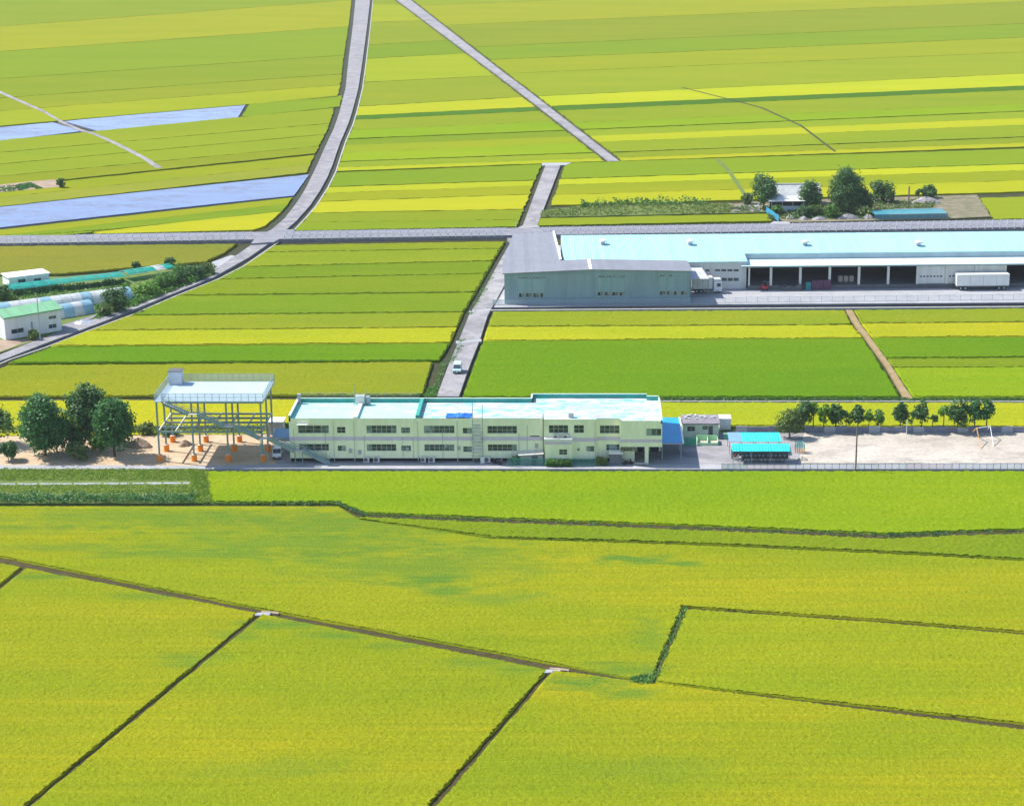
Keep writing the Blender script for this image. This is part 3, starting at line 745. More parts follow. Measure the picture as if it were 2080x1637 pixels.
def window(root, F, r, c, cols, rec=0.12, mid=True, fm=None, curtain=()):
    """r = pixel box (x0, x1, y0, y1) on the plane c of frame F; aluminium frame part with one pane per sash"""
    xm, ym = (r[0] + r[1]) / 2, (r[2] + r[3]) / 2
    x0, x1 = F.X(r[0], ym, c), F.X(r[1], ym, c); z0, z1 = F.Z(xm, r[3], c), F.Z(xm, r[2], c)
    m = MB(); y = c + rec; t = 0.07
    m.box(x0, x1, y - 0.05, y + 0.05, z0, z0 + t).box(x0, x1, y - 0.05, y + 0.05, z1 - t, z1)
    for i in range(cols + 1):
        xx = x0 + (x1 - x0) * i / cols; m.box(max(x0, xx - t / 2), min(x1, xx + t / 2), y - 0.045, y + 0.045, z0 + t, z1 - t)
    if mid: zz = z0 + (z1 - z0) * 0.48; m.box(x0 + t / 2, x1 - t / 2, y - 0.04, y + 0.03, zz - 0.03, zz + 0.03)
    fr = m.build('window', fm or M_alu, root)
    for i in range(cols):
        a, b = x0 + (x1 - x0) * i / cols + t / 2, x0 + (x1 - x0) * (i + 1) / cols - t / 2
        MB().box(a + .002, b - .002, y, y + 0.02, z0 + t, z1 - t).build('pane', M_glass2 if i in curtain else M_glass, fr)
    return (x0, x1, z0, z1)
def hole(F, r, c):
    xm, ym = (r[0] + r[1]) / 2, (r[2] + r[3]) / 2
    return (F.X(r[0], ym, c), F.X(r[1], ym, c), F.Z(xm, r[3], c), F.Z(xm, r[2], c))

S = Frame(U(590, 938))
school = thing('school_building', 'long cream two-storey building with lilac band and pale cyan flat roof', 'building', S.o)
zr = S.Z(900, 849.5)                                   # roof edge height
xA, xB, xC, xD = S.X(1105, 890), S.X(1212, 890), S.X(1260, 890), S.X(1345, 880, -1.5)
yB, yC, yW = -0.6, 0.0, -1.5
xE = S.at(1082, 804, zr)[0]; yR, yR2 = 11.0, 13.8
xF = S.at(1313, 804, zr)[0]
winA = [((605.4, 667.7, 864, 880), 4, (3,)), ((684.6, 701.5, 867, 879.7), 2, ()), ((744.3, 805.4, 864, 880), 6, (0, 5)), ((814.6, 833, 868, 880), 2, (0, 1)), ((861, 923, 864.5, 880), 6, (0, 1)), ((940, 958.5, 869, 880.5), 2, (1,)), ((990, 1050, 865, 880.5), 6, ()),
        ((607.7, 668, 901.5, 915.5), 4, (0,)), ((686, 702.6, 905, 916), 2, (1,)), ((745, 805, 902, 916), 6, (0,)), ((815, 834.6, 905, 916), 2, (0,)), ((862, 923, 902.5, 916), 6, (4, 5)), ((941, 959, 906.5, 918), 2, (1,)), ((991, 1050, 902.5, 916), 6, (5,)), ((1076, 1095.7, 884.5, 889.5), 3, ())]
winB = [((1115, 1154, 863.5, 879.5), 4, ()), ((1166, 1186, 863.5, 879.5), 2, ()), ((1191, 1207, 906, 917), 2, (0,)), ((1172, 1177.5, 910.5, 915.5), 1, ())]
winC = [((1218.5, 1258, 864, 880.5), 4, ()), ((1231.5, 1258.5, 902.5, 915.5), 4, (1, 2))]
winW = [((1313, 1343, 870.5, 885), 3, (0,))]
zW0 = S.Z(1300, 907.5, yW)                              # underside of the projecting wing
wl = MB()
hA = [hole(S, q[0], 0) for q in winA]; hB = [hole(S, q[0], yB) for q in winB]; hC = [hole(S, q[0], yC) for q in winC]; hW = [hole(S, q[0], yW) for q in winW]
zb = S.Z(900, 930.5)                                   # top of the plinth, coloured black as shade
wl.wall(0, xA, zb, zr, 0.0, hA); wl.wall(xA, xB, zb, zr, yB, hB); wl.wall(xB, xC, zb, zr, yC, hC); wl.wall(xC, xD, zW0, zr, yW, hW)
wl.face([(xA, 0, zb), (xA, yB, zb), (xA, yB, zr), (xA, 0, zr)]); wl.face([(xB, yB, zb), (xB, yC, zb), (xB, yC, zr), (xB, yB, zr)])
wl.face([(xC, yC, 0), (xC, yW, 0), (xC, yW, zr), (xC, yC, zr)])
wl.face([(0, yR, 0), (0, 0, 0), (0, 0, zr), (0, yR, zr)])
wl.face([(xE, yR, 0), (0, yR, 0), (0, yR, zr), (xE, yR, zr)]); wl.face([(xE, yR2, 0), (xE, yR, 0), (xE, yR, zr), (xE, yR2, zr)])
wl.face([(xD, yR2 - 1.6, 0), (xE, yR2 - 1.6, 0), (xE, yR2, zr), (xD, yR2, zr)])
wl.face([(xD, yW, zW0), (xD, yR2, zW0), (xD, yR2, zr), (xD, yW, zr)])
wl.face([(xC, yW, zW0), (xC, 6, zW0), (xD, 6, zW0), (xD, yW, zW0)])       # soffit of the wing
wl.face([(xC, 6, 0), (xD, 6, 0), (xD, 6, zW0), (xC, 6, zW0)]); wl.face([(xD, 6, 0), (xD, yR2, 0), (xD, yR2, zW0), (xD, 6, zW0)])
wl.build('wall', M_wall, school)
pl = MB().box(0.1, xA, 0.7, 1, 0, zb).box(xA, xB, yB + 0.7, 1, 0, zb).box(xB, xC, 0.7, 1, 0, zb)
pl.build('plinth', M_black, school)  # black colour paints the shadow gap below the raised wall
for a, b, y in ((0, xA - .003, 0), (xA - .03, xB + .03, yB), (xB + .033, xC, yC), (xC - .03, xD + .03, yW)):
    c0, c1 = S.Z(900, 894.6), S.Z(900, 887)
    if y == yW: c0, c1 = S.Z(1300, 898.5, yW), S.Z(1300, 892.5, yW)
    MB().box(a, b, y - 0.03, y + 0.02, c0, c1).build('band', M_lilac, school)
for q in winA: window(school, S, q[0], 0, q[1], curtain=q[2])
for q in winB: window(school, S, q[0], yB, q[1], curtain=q[2])
for q in winC: window(school, S, q[0], yC, q[1], curtain=q[2])
for q in winW: window(school, S, q[0], yW, q[1], curtain=q[2], mid=False)
# roof decks, parapets and dividing walls
zf = zr - 0.28
x1, x2 = S.at(725, 840, zr)[0], S.at(850, 840, zr)[0]
MB().box(0.2, x1, 0.12, yR - .2, zf - .3, zf).build('roof', M_roofc, school)
MB().box(x1 + .01, x2, 0.12, yR - .2, zf - .3, zf).build('roof', M_roofc, school)
MB().prism([(x2 + .01, .12), (xA, .12), (xA, yB + .12), (xB, yB + .12), (xB, yC + .12), (xC, yC + .12), (xC, yW + .12), (xD - .2, yW + .12), (xD - .2, yR2 - 1.6), (xF, yR2 - 1.6), (xF, yR2 - .2), (xE + .2, yR2 - .2), (xE + .2, yR - .2), (x2 + .01, yR - .2)], zf - .3, zf).build('roof', M_stain, school)
def para(segs, h, mat, cop=None, t=0.22):
    m = MB()
    for (a, b, c, d) in segs: m.box(min(a, c) - 0, max(a, c) if a != c else a + t, min(b, d), max(b, d) if b != d else b + t, zf - .3, h)
    p = m.build('parapet', mat, school)
    m = MB()
    for (a, b, c, d) in segs: m.box(min(a, c) - .04, (max(a, c) if a != c else a + t) + .04, min(b, d) - .04, (max(b, d) if b != d else b + t) + .04, h + .003, h + .07)
    m.build('coping', cop or M_mint, p)
para([(0, 0, 0, yR - .23)], zr + .45, M_teal, M_white, .3)
para([(0.0, yR - .22, xE - .26, 0)] and [(0.31, yR - .22, xE - .0, yR - .22)], zr + .42, M_teal)
para([(xE - .22, yR + .01, xE - .22, yR2 - .22)], zr + .42, M_teal)
para([(xE, yR2 - .22, xF, yR2 - .22)], zr + .42, M_teal)
para([(xF, yR2 - 1.6, xD - .25, yR2 - 1.6)], zr + .42, M_teal)
para([(xD - .22, yW, xD - .22, yR2 - 1.61)], zr + .12, M_mint)
MB().box(x1 - .35, x1 + .35, 0.15, yR - .25, zf + .003, zf + .5).build('roof_divider', M_white, school)
MB().box(x2 - .3, x2 + .3, 0.15, yR - .25, zf + .003, zf + .75).build('roof_divider', M_teal, school)
# roof guard rail along the rear, end post, downpipes, awning
m = MB(); xr0, xr1 = 0.5, S.at(852, 812, zr)[0]
k = 14
for i in range(k + 1):
    x = xr0 + (xr1 - xr0) * i / k; m.box(x - .025, x + .025, yR - .35, yR - .3, zr + .4, zr + 1.5)
for z in (.75, 1.1, 1.47): m.box(xr0, xr1, yR - .34, yR - .31, zr + z, zr + z + .04)
m.build('guard_rail', M_steel, school)
m = MB().box(S.at(610, 812, zr)[0] - .3, S.at(610, 812, zr)[0] + .3, yR - 1.3, yR - .7, zf, zr + 1.5); m.build('roof_post', M_grey, school)
for px in (678, 719.5, 848.5, 929):
    x = S.X(px, 890); MB().tube((x, -.09, .1), (x, -.09, zr - .5), .055, n=8).build('downpipe', M_offw, school)
for px in (597, 661, 740, 818, 839, 899, 1054, 1071): x = S.X(px, 890); MB().tube((x, -.05, zb), (x, -.05, zr - 1.2 - (px % 7) * .35), .035, n=6).build('conduit', M_grey, school)
for px, py in ((712, 915), (731, 918), (828, 912), (932, 910), (1090, 905)): x, z = S.X(px, py), S.Z(px, py); MB().box(x - .25, x + .25, -.2, -.003, z - .35, z + .35).build('wall_box', M_grey, school)
x = S.X(1103.5, 880, -.2); MB().tube((x, -.75, .1), (x, -.75, zr + 1.1), .075, n=8).build('downpipe', M_dgrey, school)
x = S.X(1209, 880, yB); MB().tube((x, yB - .1, .1), (x, yB - .1, zr - .3), .06, n=8).build('downpipe', M_offw, school)
MB().box(S.X(603, 861), S.X(626, 861), -.75, -.003, S.Z(610, 861) - .04, S.Z(610, 861) + .06).build('awning', M_white, school)
# entrance pillar and dim porch wall under the wing
MB().box(S.X(1310, 920, yW), S.X(1317.5, 920, yW), yW + .2, yW + .9, 0, zW0 - .003).build('pillar', M_wall, school)
MB().box(xC + .1, S.X(1289, 920, 0), 0.1, .4, 0, S.Z(1280, 917, 0)).build('porch_wall', M_wall, school)
for a, b in ((1295, 1308), (1320, 1338)):
    MB().box(S.X(a, 920, 5.9), S.X(b, 920, 5.9), 5.85, 5.97, .05, 2.3).build('porch_door', M_glass, school)
window(school, S, (1266, 1284, 909, 916.5), 0.05, 3, rec=.1)
# one-storey annexe in front
c = -1.6
ax0, ax1, az = S.X(1107, 910, c), S.X(1161, 910, c), S.Z(1130, 896.5, c)
annexe = thing('school_annexe', 'small cream one-storey annexe with white coping in front of the long building', 'annexe', S.o)
hh = hole(S, (1136, 1152, 912.5, 924), c)
m = MB().wall(ax0, ax1, 0, az, c, [hh]); m.face([(ax0, yB, 0), (ax0, c, 0), (ax0, c, az), (ax0, yB, az)]); m.face([(ax1, c, 0), (ax1, yB, 0), (ax1, yB, az), (ax1, c, az)])
m.build('wall', M_wall, annexe)
MB().box(ax0 + .02, ax1 - .02, c + .02, yB - .01, az - .2, az).build('roof', M_offw, annexe)
m = MB().box(ax0 - .15, ax1 + .15, c - .15, c + .25, az + .003, az + .5).box(ax0 - .15, ax0 + .2, c + .25, yB - .01, az + .003, az + .5).box(ax1 - .2, ax1 + .15, c + .25, yB - .01, az + .003, az + .5)
m.build('coping', M_white, annexe)
MB().box(ax0 - .03, ax1 + .03, c - .03, c - .003, az - .55, az - .05).build('band', M_lilac, annexe)
window(annexe, S, (1136, 1152, 912.5, 924), c, 2)
# outdoor units
def ac_unit(x, y, z, wd, ht, lab):
    r = thing('air_conditioner', lab, 'air conditioner', S.world(x, y, z), 0, 'air conditioner outdoor units')
    MB().box(0, wd, 0, .38, .08, ht).box(.05, .15, .02, .36, 0, .08).box(wd - .15, wd - .05, .02, .36, 0, .08).build('casing', M_offw, r)
    m = MB()
    for i in range(20):
        a, b = 2 * math.pi * i / 20, 2 * math.pi * (i + 1) / 20; q = min(wd, ht) * .36; cx_, cz = wd * .42, ht * .53
        m.face([(cx_ + q * math.cos(a), -.012, cz + q * math.sin(a)), (cx_ + q * math.cos(b), -.012, cz + q * math.sin(b)), (cx_, -.012, cz)])
    m.build('fan_grille', M_dgrey, r)
    return r
yU = -0.6
for a, b, lab in ((738, 749.5, 'outdoor unit below the third ground floor window, the one nearer the stair'), (758, 770.5, 'second outdoor unit below the third ground floor window, just before the small window'), (854, 865, 'outdoor unit against the wall beside the fifth downpipe, first of its pair'),
                  (870, 883, 'outdoor unit under the middle long window, second of its pair'), (982.5, 996, 'outdoor unit beside the foot of the steel roof ladder')):
    ac_unit(S.X(a, 930, yU), yU, 0, S.X(b, 930, yU) - S.X(a, 930, yU), 1.05, lab)
for a, b, lab in ((1124, 1134.5, 'outdoor unit on the annexe roof, nearer the dark downpipe'), (1144, 1154.5, 'outdoor unit on the annexe roof, farther from the dark downpipe')):
    q = -1.2; ac_unit(S.X(a, 890, q), q, az, S.X(b, 890, q) - S.X(a, 890, q), 1.15, lab)
# steel roof ladder
r = thing('roof_ladder', 'tall pale steel ladder frame rising past the roof edge of the cream building', 'ladder', S.world(S.X(961, 930, -.6), -.6))
wd = S.X(981, 930, -1) - S.X(961, 930, -1)
for x in (0, wd): MB().tube((x, 0, 0), (x, 0, zr + 3.0 - x * .2), .06, n=8).build('stile', M_steel, r)
for i in range(14): MB().box(0, wd, -.025, .025, .6 + i * .62, .65 + i * .62).build('rung', M_steel, r)
for a, b in ((1.9, 2.9), (3.4, 4.7), (5.0, 7.0)): MB().box(.12, wd * .8, .03, .06, a, b).build('backing_sheet', M_offw, r)
MB().box(wd * .75, wd + .25, -.35, .25, 0, 1.1).build('meter_box', M_white, r)
# rooftop pieces
L = S.at(733, 822, zr); r = thing('roof_water_unit', 'grey tank and pipe frame standing on the cyan roof by the white dividing wall', 'roof equipment', S.world(L[0], yR - 1.6, zf))
MB().box(-1.0, .6, -.6, .5, .3, 1.7).build('tank', M_offw, r); MB().tube((1.1, 0, .2), (1.1, 0, 1.5), .4, n=12).build('drum', M_grey, r)
m = MB()
for x in (-1.3, .9, 1.6): m.bar((x, -.5, 0), (x, -.5, 1.9), .08)
for z in (.25, 1.85): m.bar((-1.4, -.5, z), (1.7, -.5, z), .08)
m.bar((-1.2, .2, 0), (-1.2, .2, 3.6), .06); m.bar((1.0, .2, 0), (1.0, .2, 2.9), .05); m.build('pipe_frame', M_steel, r)
L = S.at(941, 847, zf); rr_ = random.Random(5); m = MB(); nx, ny = 14, 6
g = [[(-3.0 + 4.4 * i / nx, -.9 + 3.0 * j / ny, .06 + (.45 * math.exp(-((i - 9) / 3) ** 2 - ((j - 2.5) / 2) ** 2) + rr_.uniform(0, .12))) for i in range(nx + 1)] for j in range(ny + 1)]
for j in range(ny):
    for i in range(nx): m.face([g[j][i], g[j][i + 1], g[j + 1][i + 1], g[j + 1][i]])
t = m.build('tarpaulin', paint('blue_tarpaulin', (0.02, 0.16, 0.62), .4, .25, 1.2)); t.location = S.world(L[0], max(L[1], 1.2), zf); tag(t, 'crumpled bright blue tarpaulin lying on the worn roof', 'tarpaulin')
m = MB().box(-.45, .45, -.35, .35, 0, .75).box(-.5, .5, -.4, .4, .75, .82); t = m.build('roof_box', M_grey); L = S.at(1160, 848, zf); t.location = S.world(L[0], max(L[1], .8), zf); tag(t, 'small grey box on the roof above the annexe', 'roof box')
# sheds and hedges along the front
r = thing('corrugated_shed', 'low grey corrugated lean-to shed with pale rusty roof beside the annexe', 'shed', S.world(S.X(1056, 930, -.9), -1.7))
wd = ax0 - S.X(1056, 930, -.9) - .35; M_corr = corrugated('grey_corrugated', (0.42, 0.43, 0.46), 0, .2, .5)
MB().box(0, wd, 0, 1.6, 0, 1.75).build('wall', M_corr, r); MB().prism([(-.25, -.3), (wd + .1, -.3), (wd + .1, 1.65), (-.25, 1.65)], lambda x, y: 1.76 + x * .06 + y * .09, lambda x, y: 1.86 + x * .06 + y * .09).build('roof', paint('rusty_pale_roof', (.7, .66, .6), .6, .2, .8, stain=(.35, .2, .12)), r)
MB().box(wd * .52, wd * .78, -.03, -.003, .05, 1.6).build('door', M_dgrey, r)
r = thing('storage_cabinet', 'dark grey storage cabinet with white lid roof beside the black scooter', 'storage cabinet', S.world(S.X(1237, 940, -1.4), -1.75))
wd = S.X(1264, 940, -2.6) - S.X(1237, 940, -2.6)
MB().box(.05, wd - .05, 0, 1.5, 0, 1.95).build('wall', M_dgrey, r); MB().box(-.05, wd + .05, -.12, 1.6, 1.953, 2.2).build('roof', M_white, r)
for i in range(2): MB().box(.1 + (wd - .2) * i / 2, .1 + (wd - .2) * (i + 1) / 2 - .04, -.025, -.003, .1, 1.85).build('door', paint('dark_door', (.15, .16, .19), .5), r)
M_leafd = leafmat('dark_leaves', (0.037, 0.106, 0.040), (0.106, 0.213, 0.062))
M_leafm = leafmat('mid_leaves', (0.062, 0.163, 0.035), (0.150, 0.300, 0.056))
M_leafl = leafmat('light_leaves', (0.09, 0.22, 0.025), (0.19, 0.36, 0.045))
M_leafo = leafmat('olive_leaves', (0.085, 0.14, 0.04), (0.18, 0.25, 0.075))
M_bark = paint('bark', (0.09, 0.07, 0.05), 0.9, 0.3, 2.0)
def hedge(name, label, x0, x1, y0, y1, h, mat, n, seed, frame=S, s=.16):
    rnd = random.Random(seed); m = MB(); r = thing(name, label, 'hedge', frame.world((x0 + x1) / 2, (y0 + y1) / 2))
    w_, d_ = (x1 - x0) / 2, (y1 - y0) / 2
    for k in range(n):
        c_ = Vector((rnd.uniform(-w_, w_), rnd.uniform(-d_, d_), h * rnd.random() ** .6 * (.8 + .2 * math.sin(rnd.random() * 6))))
        leaf(m, c_, rdir(rnd) + Vector((0, -.4, .5)), s * rnd.uniform(.6, 1.3), rnd)
    m.build('foliage', mat, r)
    m = MB()
    for k in range(max(2, int((x1 - x0) / 1.2))):
        x = -w_ + 2 * w_ * (k + .5) / max(2, int((x1 - x0) / 1.2)); m.tube((x, 0, 0), (x + .1, 0, h * .8), .03, .015, 5)
    m.build('stem', M_bark, r)
hedge('hedge', 'clipped green hedge below the annexe window', S.X(1109, 935, -2.4), S.X(1161, 935, -2.4), -3.0, -1.9, 1.25, M_leafm, 1500, 11)
hedge('hedge', 'yellowish hedge between mesh fence and storage cabinet', S.X(1211, 935, -2), S.X(1233, 935, -2), -2.5, -1.4, 1.5, M_leafo, 800, 12)
hedge('hedge', 'dark shrub inside the green mesh fence by the corrugated shed', S.X(1040, 935, -1.5), S.X(1056, 935, -1.5), -1.9, -1.0, 1.5, M_leafd, 600, 13)
def mesh_fence(name, label, x0, x1, y, h, n, mp, mn, frame=S, group=None, z=0.0, tints=None, cat='fence', rails=2, pw=.03):
    r = thing(name, label, cat, frame.world(x0, y, z), frame.r, group)
    pm = MB().box(-pw, pw, -pw, pw, 0, h + .05).mesh('post', mp); w_ = (x1 - x0) / n
    for i in range(n + 1):
        o = link('post', pm, r); o.location = (w_ * i, 0, 0)
    for i in range(n):
        a, b = w_ * i + .035, w_ * (i + 1) - .035; m = MB()
        mt = tints[i % len(tints)] if tints else mn
        m.face([(a, 0, .08), (b, 0, .08), (b, 0, h - .04), (a, 0, h - .04)])
        o = m.build('panel', mt, r)
    m = MB()
    for k in range(rails): zz = .06 + (h - .06) * k / max(1, rails - 1); m.box(0.035, x1 - x0 - .035, -.02, .02, zz - .02, zz + .02)
    m.build('rail', mp, r)
    return r
mesh_fence('mesh_fence', 'dark green mesh fence in front of the corrugated shed', S.X(1031, 940, -2.3), S.X(1106, 940, -2.3), -2.3, 1.3, 5, M_green, M_gnet)
mesh_fence('mesh_fence', 'dark green mesh fence between the annexe hedge and the yellowish hedge', S.X(1163, 940, -2), S.X(1209, 940, -2), -2.2, 1.3, 4, M_green, M_gnet)
# scooter
def scooter(x, y, lab, rot):
    r = thing('motor_scooter', lab, 'scooter', S.world(x, y), rot)
    for xx in (-.62, .62):
        m = MB(); m.tube((xx, -.06, .25), (xx, .06, .25), .25, n=14); m.build('wheel', M_black, r)
    m = MB().box(-.75, .0, -.17, .17, .42, .78).box(-.1, .35, -.15, .15, .25, .33).prism([(.3, -.2), (.5, -.17), (.5, .17), (.3, .2)], .33, lambda a, b: .95); m.build('body', M_black, r)
    MB().box(-.7, .02, -.15, .15, .783, .88).build('seat', M_dgrey, r)
    MB().bar((.62, 0, .25), (.4, 0, 1.02), .07).bar((.4, -.33, 1.03), (.4, .33, 1.03), .04).build('handlebar', M_steel, r)
    MB().box(.5, .58, -.1, .1, .75, .92).build('headlight', M_white, r)
    MB().box(-1.05, -.72, -.2, .2, .8, 1.15).build('top_box', M_dgrey, r)
scooter(S.X(1276, 940, -1.4), -1.6, 'black scooter parked beside the dark storage cabinet', .35)
scooter(S.X(1010, 940, -1.4), -1.5, 'dark scooter parked under the long window beside the roof ladder', 2.6)
r = thing('bench', 'low pale bench in front of the porch pillar', 'bench', S.world(S.X(1289, 937, -2.2), -2.4)); wd = S.X(1315, 937, -2.2) - S.X(1289, 937, -2.2)
for i in range(3): MB().box(0, wd, .14 * i, .14 * i + .12, .42, .46).build('slat', M_offw, r)
for x in (.25, wd - .3): MB().box(x, x + .07, .02, .38, 0, .419).build('leg', M_dgrey, r)
# blue canopy at the right end
c0 = U(1345, 900, 3.1); c1 = U(1378, 848, 3.1)
T = Frame(Vector((U(1342, 900, 3.1).x, c0.y, 0))); wd = U(1386, 899, 3.1).x - T.o.x; dp = c1.y - c0.y
r = thing('blue_canopy', 'flat bright blue canopy roof beside the end of the cream building', 'canopy', T.o)
MB().box(0, wd, 0, dp, 3.0, 3.1).build('roof', M_blue, r); MB().box(wd + .003, wd + .3, 0, dp, 2.95, 3.18).build('gutter', M_white, r); MB().box(0, wd, -.12, -.003, 2.92, 3.06).build('fascia', paint('pink_fascia', (.5, .38, .45), .6), r)
for y in (.3, dp * .35, dp * .7, dp - .3):
    for x in (.3, wd - .2): MB().box(x - .06, x + .06, y - .06, y + .06, 0, 2.999).build('post', M_grey, r)
# small classroom house
T = Frame(U(1387, 889)); w1 = T.X(1460, 875); zt = T.Z(1420, 861)
r = thing('garden_house', 'small pale hut with dark flat roof behind green panels', 'hut', T.o)
hs = [hole(T, (1396, 1412, 866, 876), 0), hole(T, (1427, 1438, 865, 873), 0), hole(T, (1439, 1448, 865, 885), 0)]
m = MB().wall(0, w1, 0, zt, 0, hs); m.face([(0, 5, 0), (0, 0, 0), (0, 0, zt), (0, 5, zt)]); m.face([(w1, 0, 0), (w1, 5, 0), (w1, 5, zt), (w1, 0, zt)]); m.face([(w1, 5, 0), (0, 5, 0), (0, 5, zt), (w1, 5, zt)])
m.build('wall', paint('pale_green_wall', (.6, .68, .56), .7), r)
MB().box(-.2, w1 + .2, -.5, 5.2, zt + .003, zt + .22).build('roof', paint('dark_roofing', (.24, .22, .25), .8, .3, .8, stain=(.5, .48, .5)), r)
m = MB(); rnd = random.Random(8)
for i in range(16): x = rnd.uniform(.3, w1 - .5); y = rnd.uniform(1.5, 4.6); m.box(x, x + rnd.uniform(.2, .6), y, y + .4, zt + .223, zt + .223 + rnd.uniform(.1, .35))
m.build('roof_clutter', M_offw, r)
window(r, T, (1396, 1412, 866, 876), 0, 2); window(r, T, (1427, 1438, 865, 873), 0, 1)
MB().box(hs[2][0], hs[2][1], .1, .14, 0, hs[2][3]).build('door', M_dgrey, r)
T2 = Frame(U(1461, 873)); r = thing('storage_container', 'white box container with bright roof beside the pale hut', 'container', T2.o)
wd = T2.X(1484.5, 865); MB().box(0, wd, 0, 2.6, 0, 2.0).build('body', M_white, r); MB().box(-.06, wd + .06, -.06, 2.66, 2.003, 2.12).build('lid', M_white, r)
# green play pen in front of the hut
T3 = Frame(U(1388, 905)); r = thing('green_partition', 'dark green boarded partition in front of the pale hut', 'partition', T3.o)
wd = T3.X(1415, 895)
for i in range(5): MB().box(wd * i / 5, wd * (i + 1) / 5 - .03, 0, .08, 0, 1.35).build('panel', M_green, r)
T3 = Frame(U(1416, 905)); r = thing('sand_play_box', 'light green walled play box in the yard before the pale hut', 'play box', T3.o); wd = T3.X(1459, 900)
MB().box(0, wd, 2.6, 2.7, 0, 1.1).build('back_panel', M_lgreen, r)
for x in (0, wd * .5, wd - .1): MB().box(x, x + .1, .1, 2.59, 0, .9).build('side_panel', M_lgreen, r)
MB().box(0, wd, 0, .09, 0, .5).build('front_panel', M_lgreen, r); MB().box(.11, wd - .11, .1, 2.58, .02, .2).build('sand', M_play, r)
T3 = Frame(U(1470, 893)); r = thing('green_utility_box', 'small green box with pale lid next to the cyan roofs', 'utility box', T3.o); MB().box(0, .9, 0, .8, 0, 1.0).build('body', M_green, r); MB().box(-.04, .94, -.04, .84, 1.003, 1.1).build('lid', M_lgreen, r)
# cyan roofed bicycle shelters
def shelter(name, label, px0, px1, pyb, pyf, zb_, zf_, nbay, ground_py, blue_part=False):
    """roof from back edge row pyb (height zb_) to front edge row pyf (height zf_)"""
    f = U((px0 + px1) / 2, pyf, zf_); b = U((px0 + px1) / 2, pyb, zb_); T = Frame(Vector((U(px0, pyf, zf_).x, f.y, 0))); wd = U(px1, pyf, zf_).x - T.o.x; dp = b.y - f.y
    r = thing(name, label, 'shelter', T.o)
    for i in range(nbay):
        a, e = wd * i / nbay, wd * (i + 1) / nbay - .03
        MB().prism([(a, 0), (e, 0), (e, dp), (a, dp)], lambda x, y: zf_ + (zb_ - zf_) * y / dp - .05, lambda x, y: zf_ + (zb_ - zf_) * y / dp).build('roof_sheet', M_lblue if (blue_part and i == 0) else M_cyan, r)
    for i in range(nbay + 1):
        x = min(wd - .1, max(.1, wd * i / nbay))
        for y, z in ((.25, zf_), (dp - .25, zb_)): MB().box(x - .05, x + .05, y - .05, y + .05, 0, z - .13 + (.0 if y < 1 else -.02)).build('post', M_steel, r)
    return r, T, wd, dp
r, T, wd, dp = shelter('cycle_shelter', 'cyan corrugated bicycle shelter with open front beside the lane', 1488, 1606, 901, 916.5, 2.7, 2.3, 3, 937)
MB().box(0, wd, dp - .1, dp - .04, .0, 1.6).build('back_sheet', M_dgrey, r)
r2, T2, wd2, dp2 = shelter('yard_shelter', 'second cyan roof behind the bicycle shelter with a pale blue end', 1481, 1588, 878, 897, 2.5, 2.3, 4, 905, True)
M_bike = paint('bicycle_frame', (.3, .32, .36), .4)
b0 = None
for i in range(12):
    x = T.o.x + 1.1 + i * (wd - 2) / 11; y = T.o.y + dp * .45
    lab = ('first', 'second', 'third', 'fourth', 'fifth', 'sixth', 'seventh', 'eighth', 'ninth', 'tenth', 'eleventh', 'last')[i] + ' bicycle under the cyan shelter roof, counted from the pink planter'
    if b0 is None:
        b0 = thing('bicycle', lab, 'bicycle', (x, y, .015), 1.45, 'bicycles under the cyan shelter')
        for xx in (-.52, .52):
            m = MB(); n_ = 16
            for k in range(n_):
                a, e = 2 * math.pi * k / n_, 2 * math.pi * (k + 1) / n_; m.bar((xx + .32 * math.cos(a), 0, .33 + .32 * math.sin(a)), (xx + .32 * math.cos(e), 0, .33 + .32 * math.sin(e)), .035)
            m.build('wheel', M_black, b0)
        MB().bar((-.52, 0, .33), (-.15, 0, .85), .035).bar((-.15, 0, .8), (.42, 0, .8), .035).bar((.42, 0, .85), (.52, 0, .33), .035).bar((-.05, 0, .33), (.4, 0, .75), .035).bar((-.05, 0, .33), (-.15, 0, .85), .035).bar((-.52, 0, .33), (-.05, 0, .33), .03).build('frame', M_bike, b0)
        MB().box(-.28, 0, -.07, .07, .87, .94).build('saddle', M_black, b0); MB().bar((.4, -.27, 1.0), (.4, .27, 1.0), .03).bar((.42, 0, .8), (.4, 0, 1.0), .03).build('handlebar', M_steel, b0)
        MB().box(.48, .75, -.15, .15, .72, .95).build('basket', M_grey, b0)
    else:
        q = copy_tree(b0); q.location = (x, y, .015); q['label'] = lab; q.rotation_euler.z = 1.45 + ((i * 37) % 7 - 3) * .05
r = thing('planter_box', 'pale planter with pink flowers by the near corner of the bicycle shelter', 'planter', U(1489, 935)); MB().box(0, 1.5, 0, .6, 0, .55).build('box', M_offw, r)
rnd = random.Random(4); m = MB()
for k in range(160): leaf(m, Vector((rnd.uniform(0, .5), rnd.uniform(0, .6), rnd.uniform(.5, .95))), rdir(rnd) + Vector((0, 0, .5)), .09, rnd)
m.build('flowers', leafmat('pink_flowers', (.5, .05, .15), (.3, .15, .12)), r)
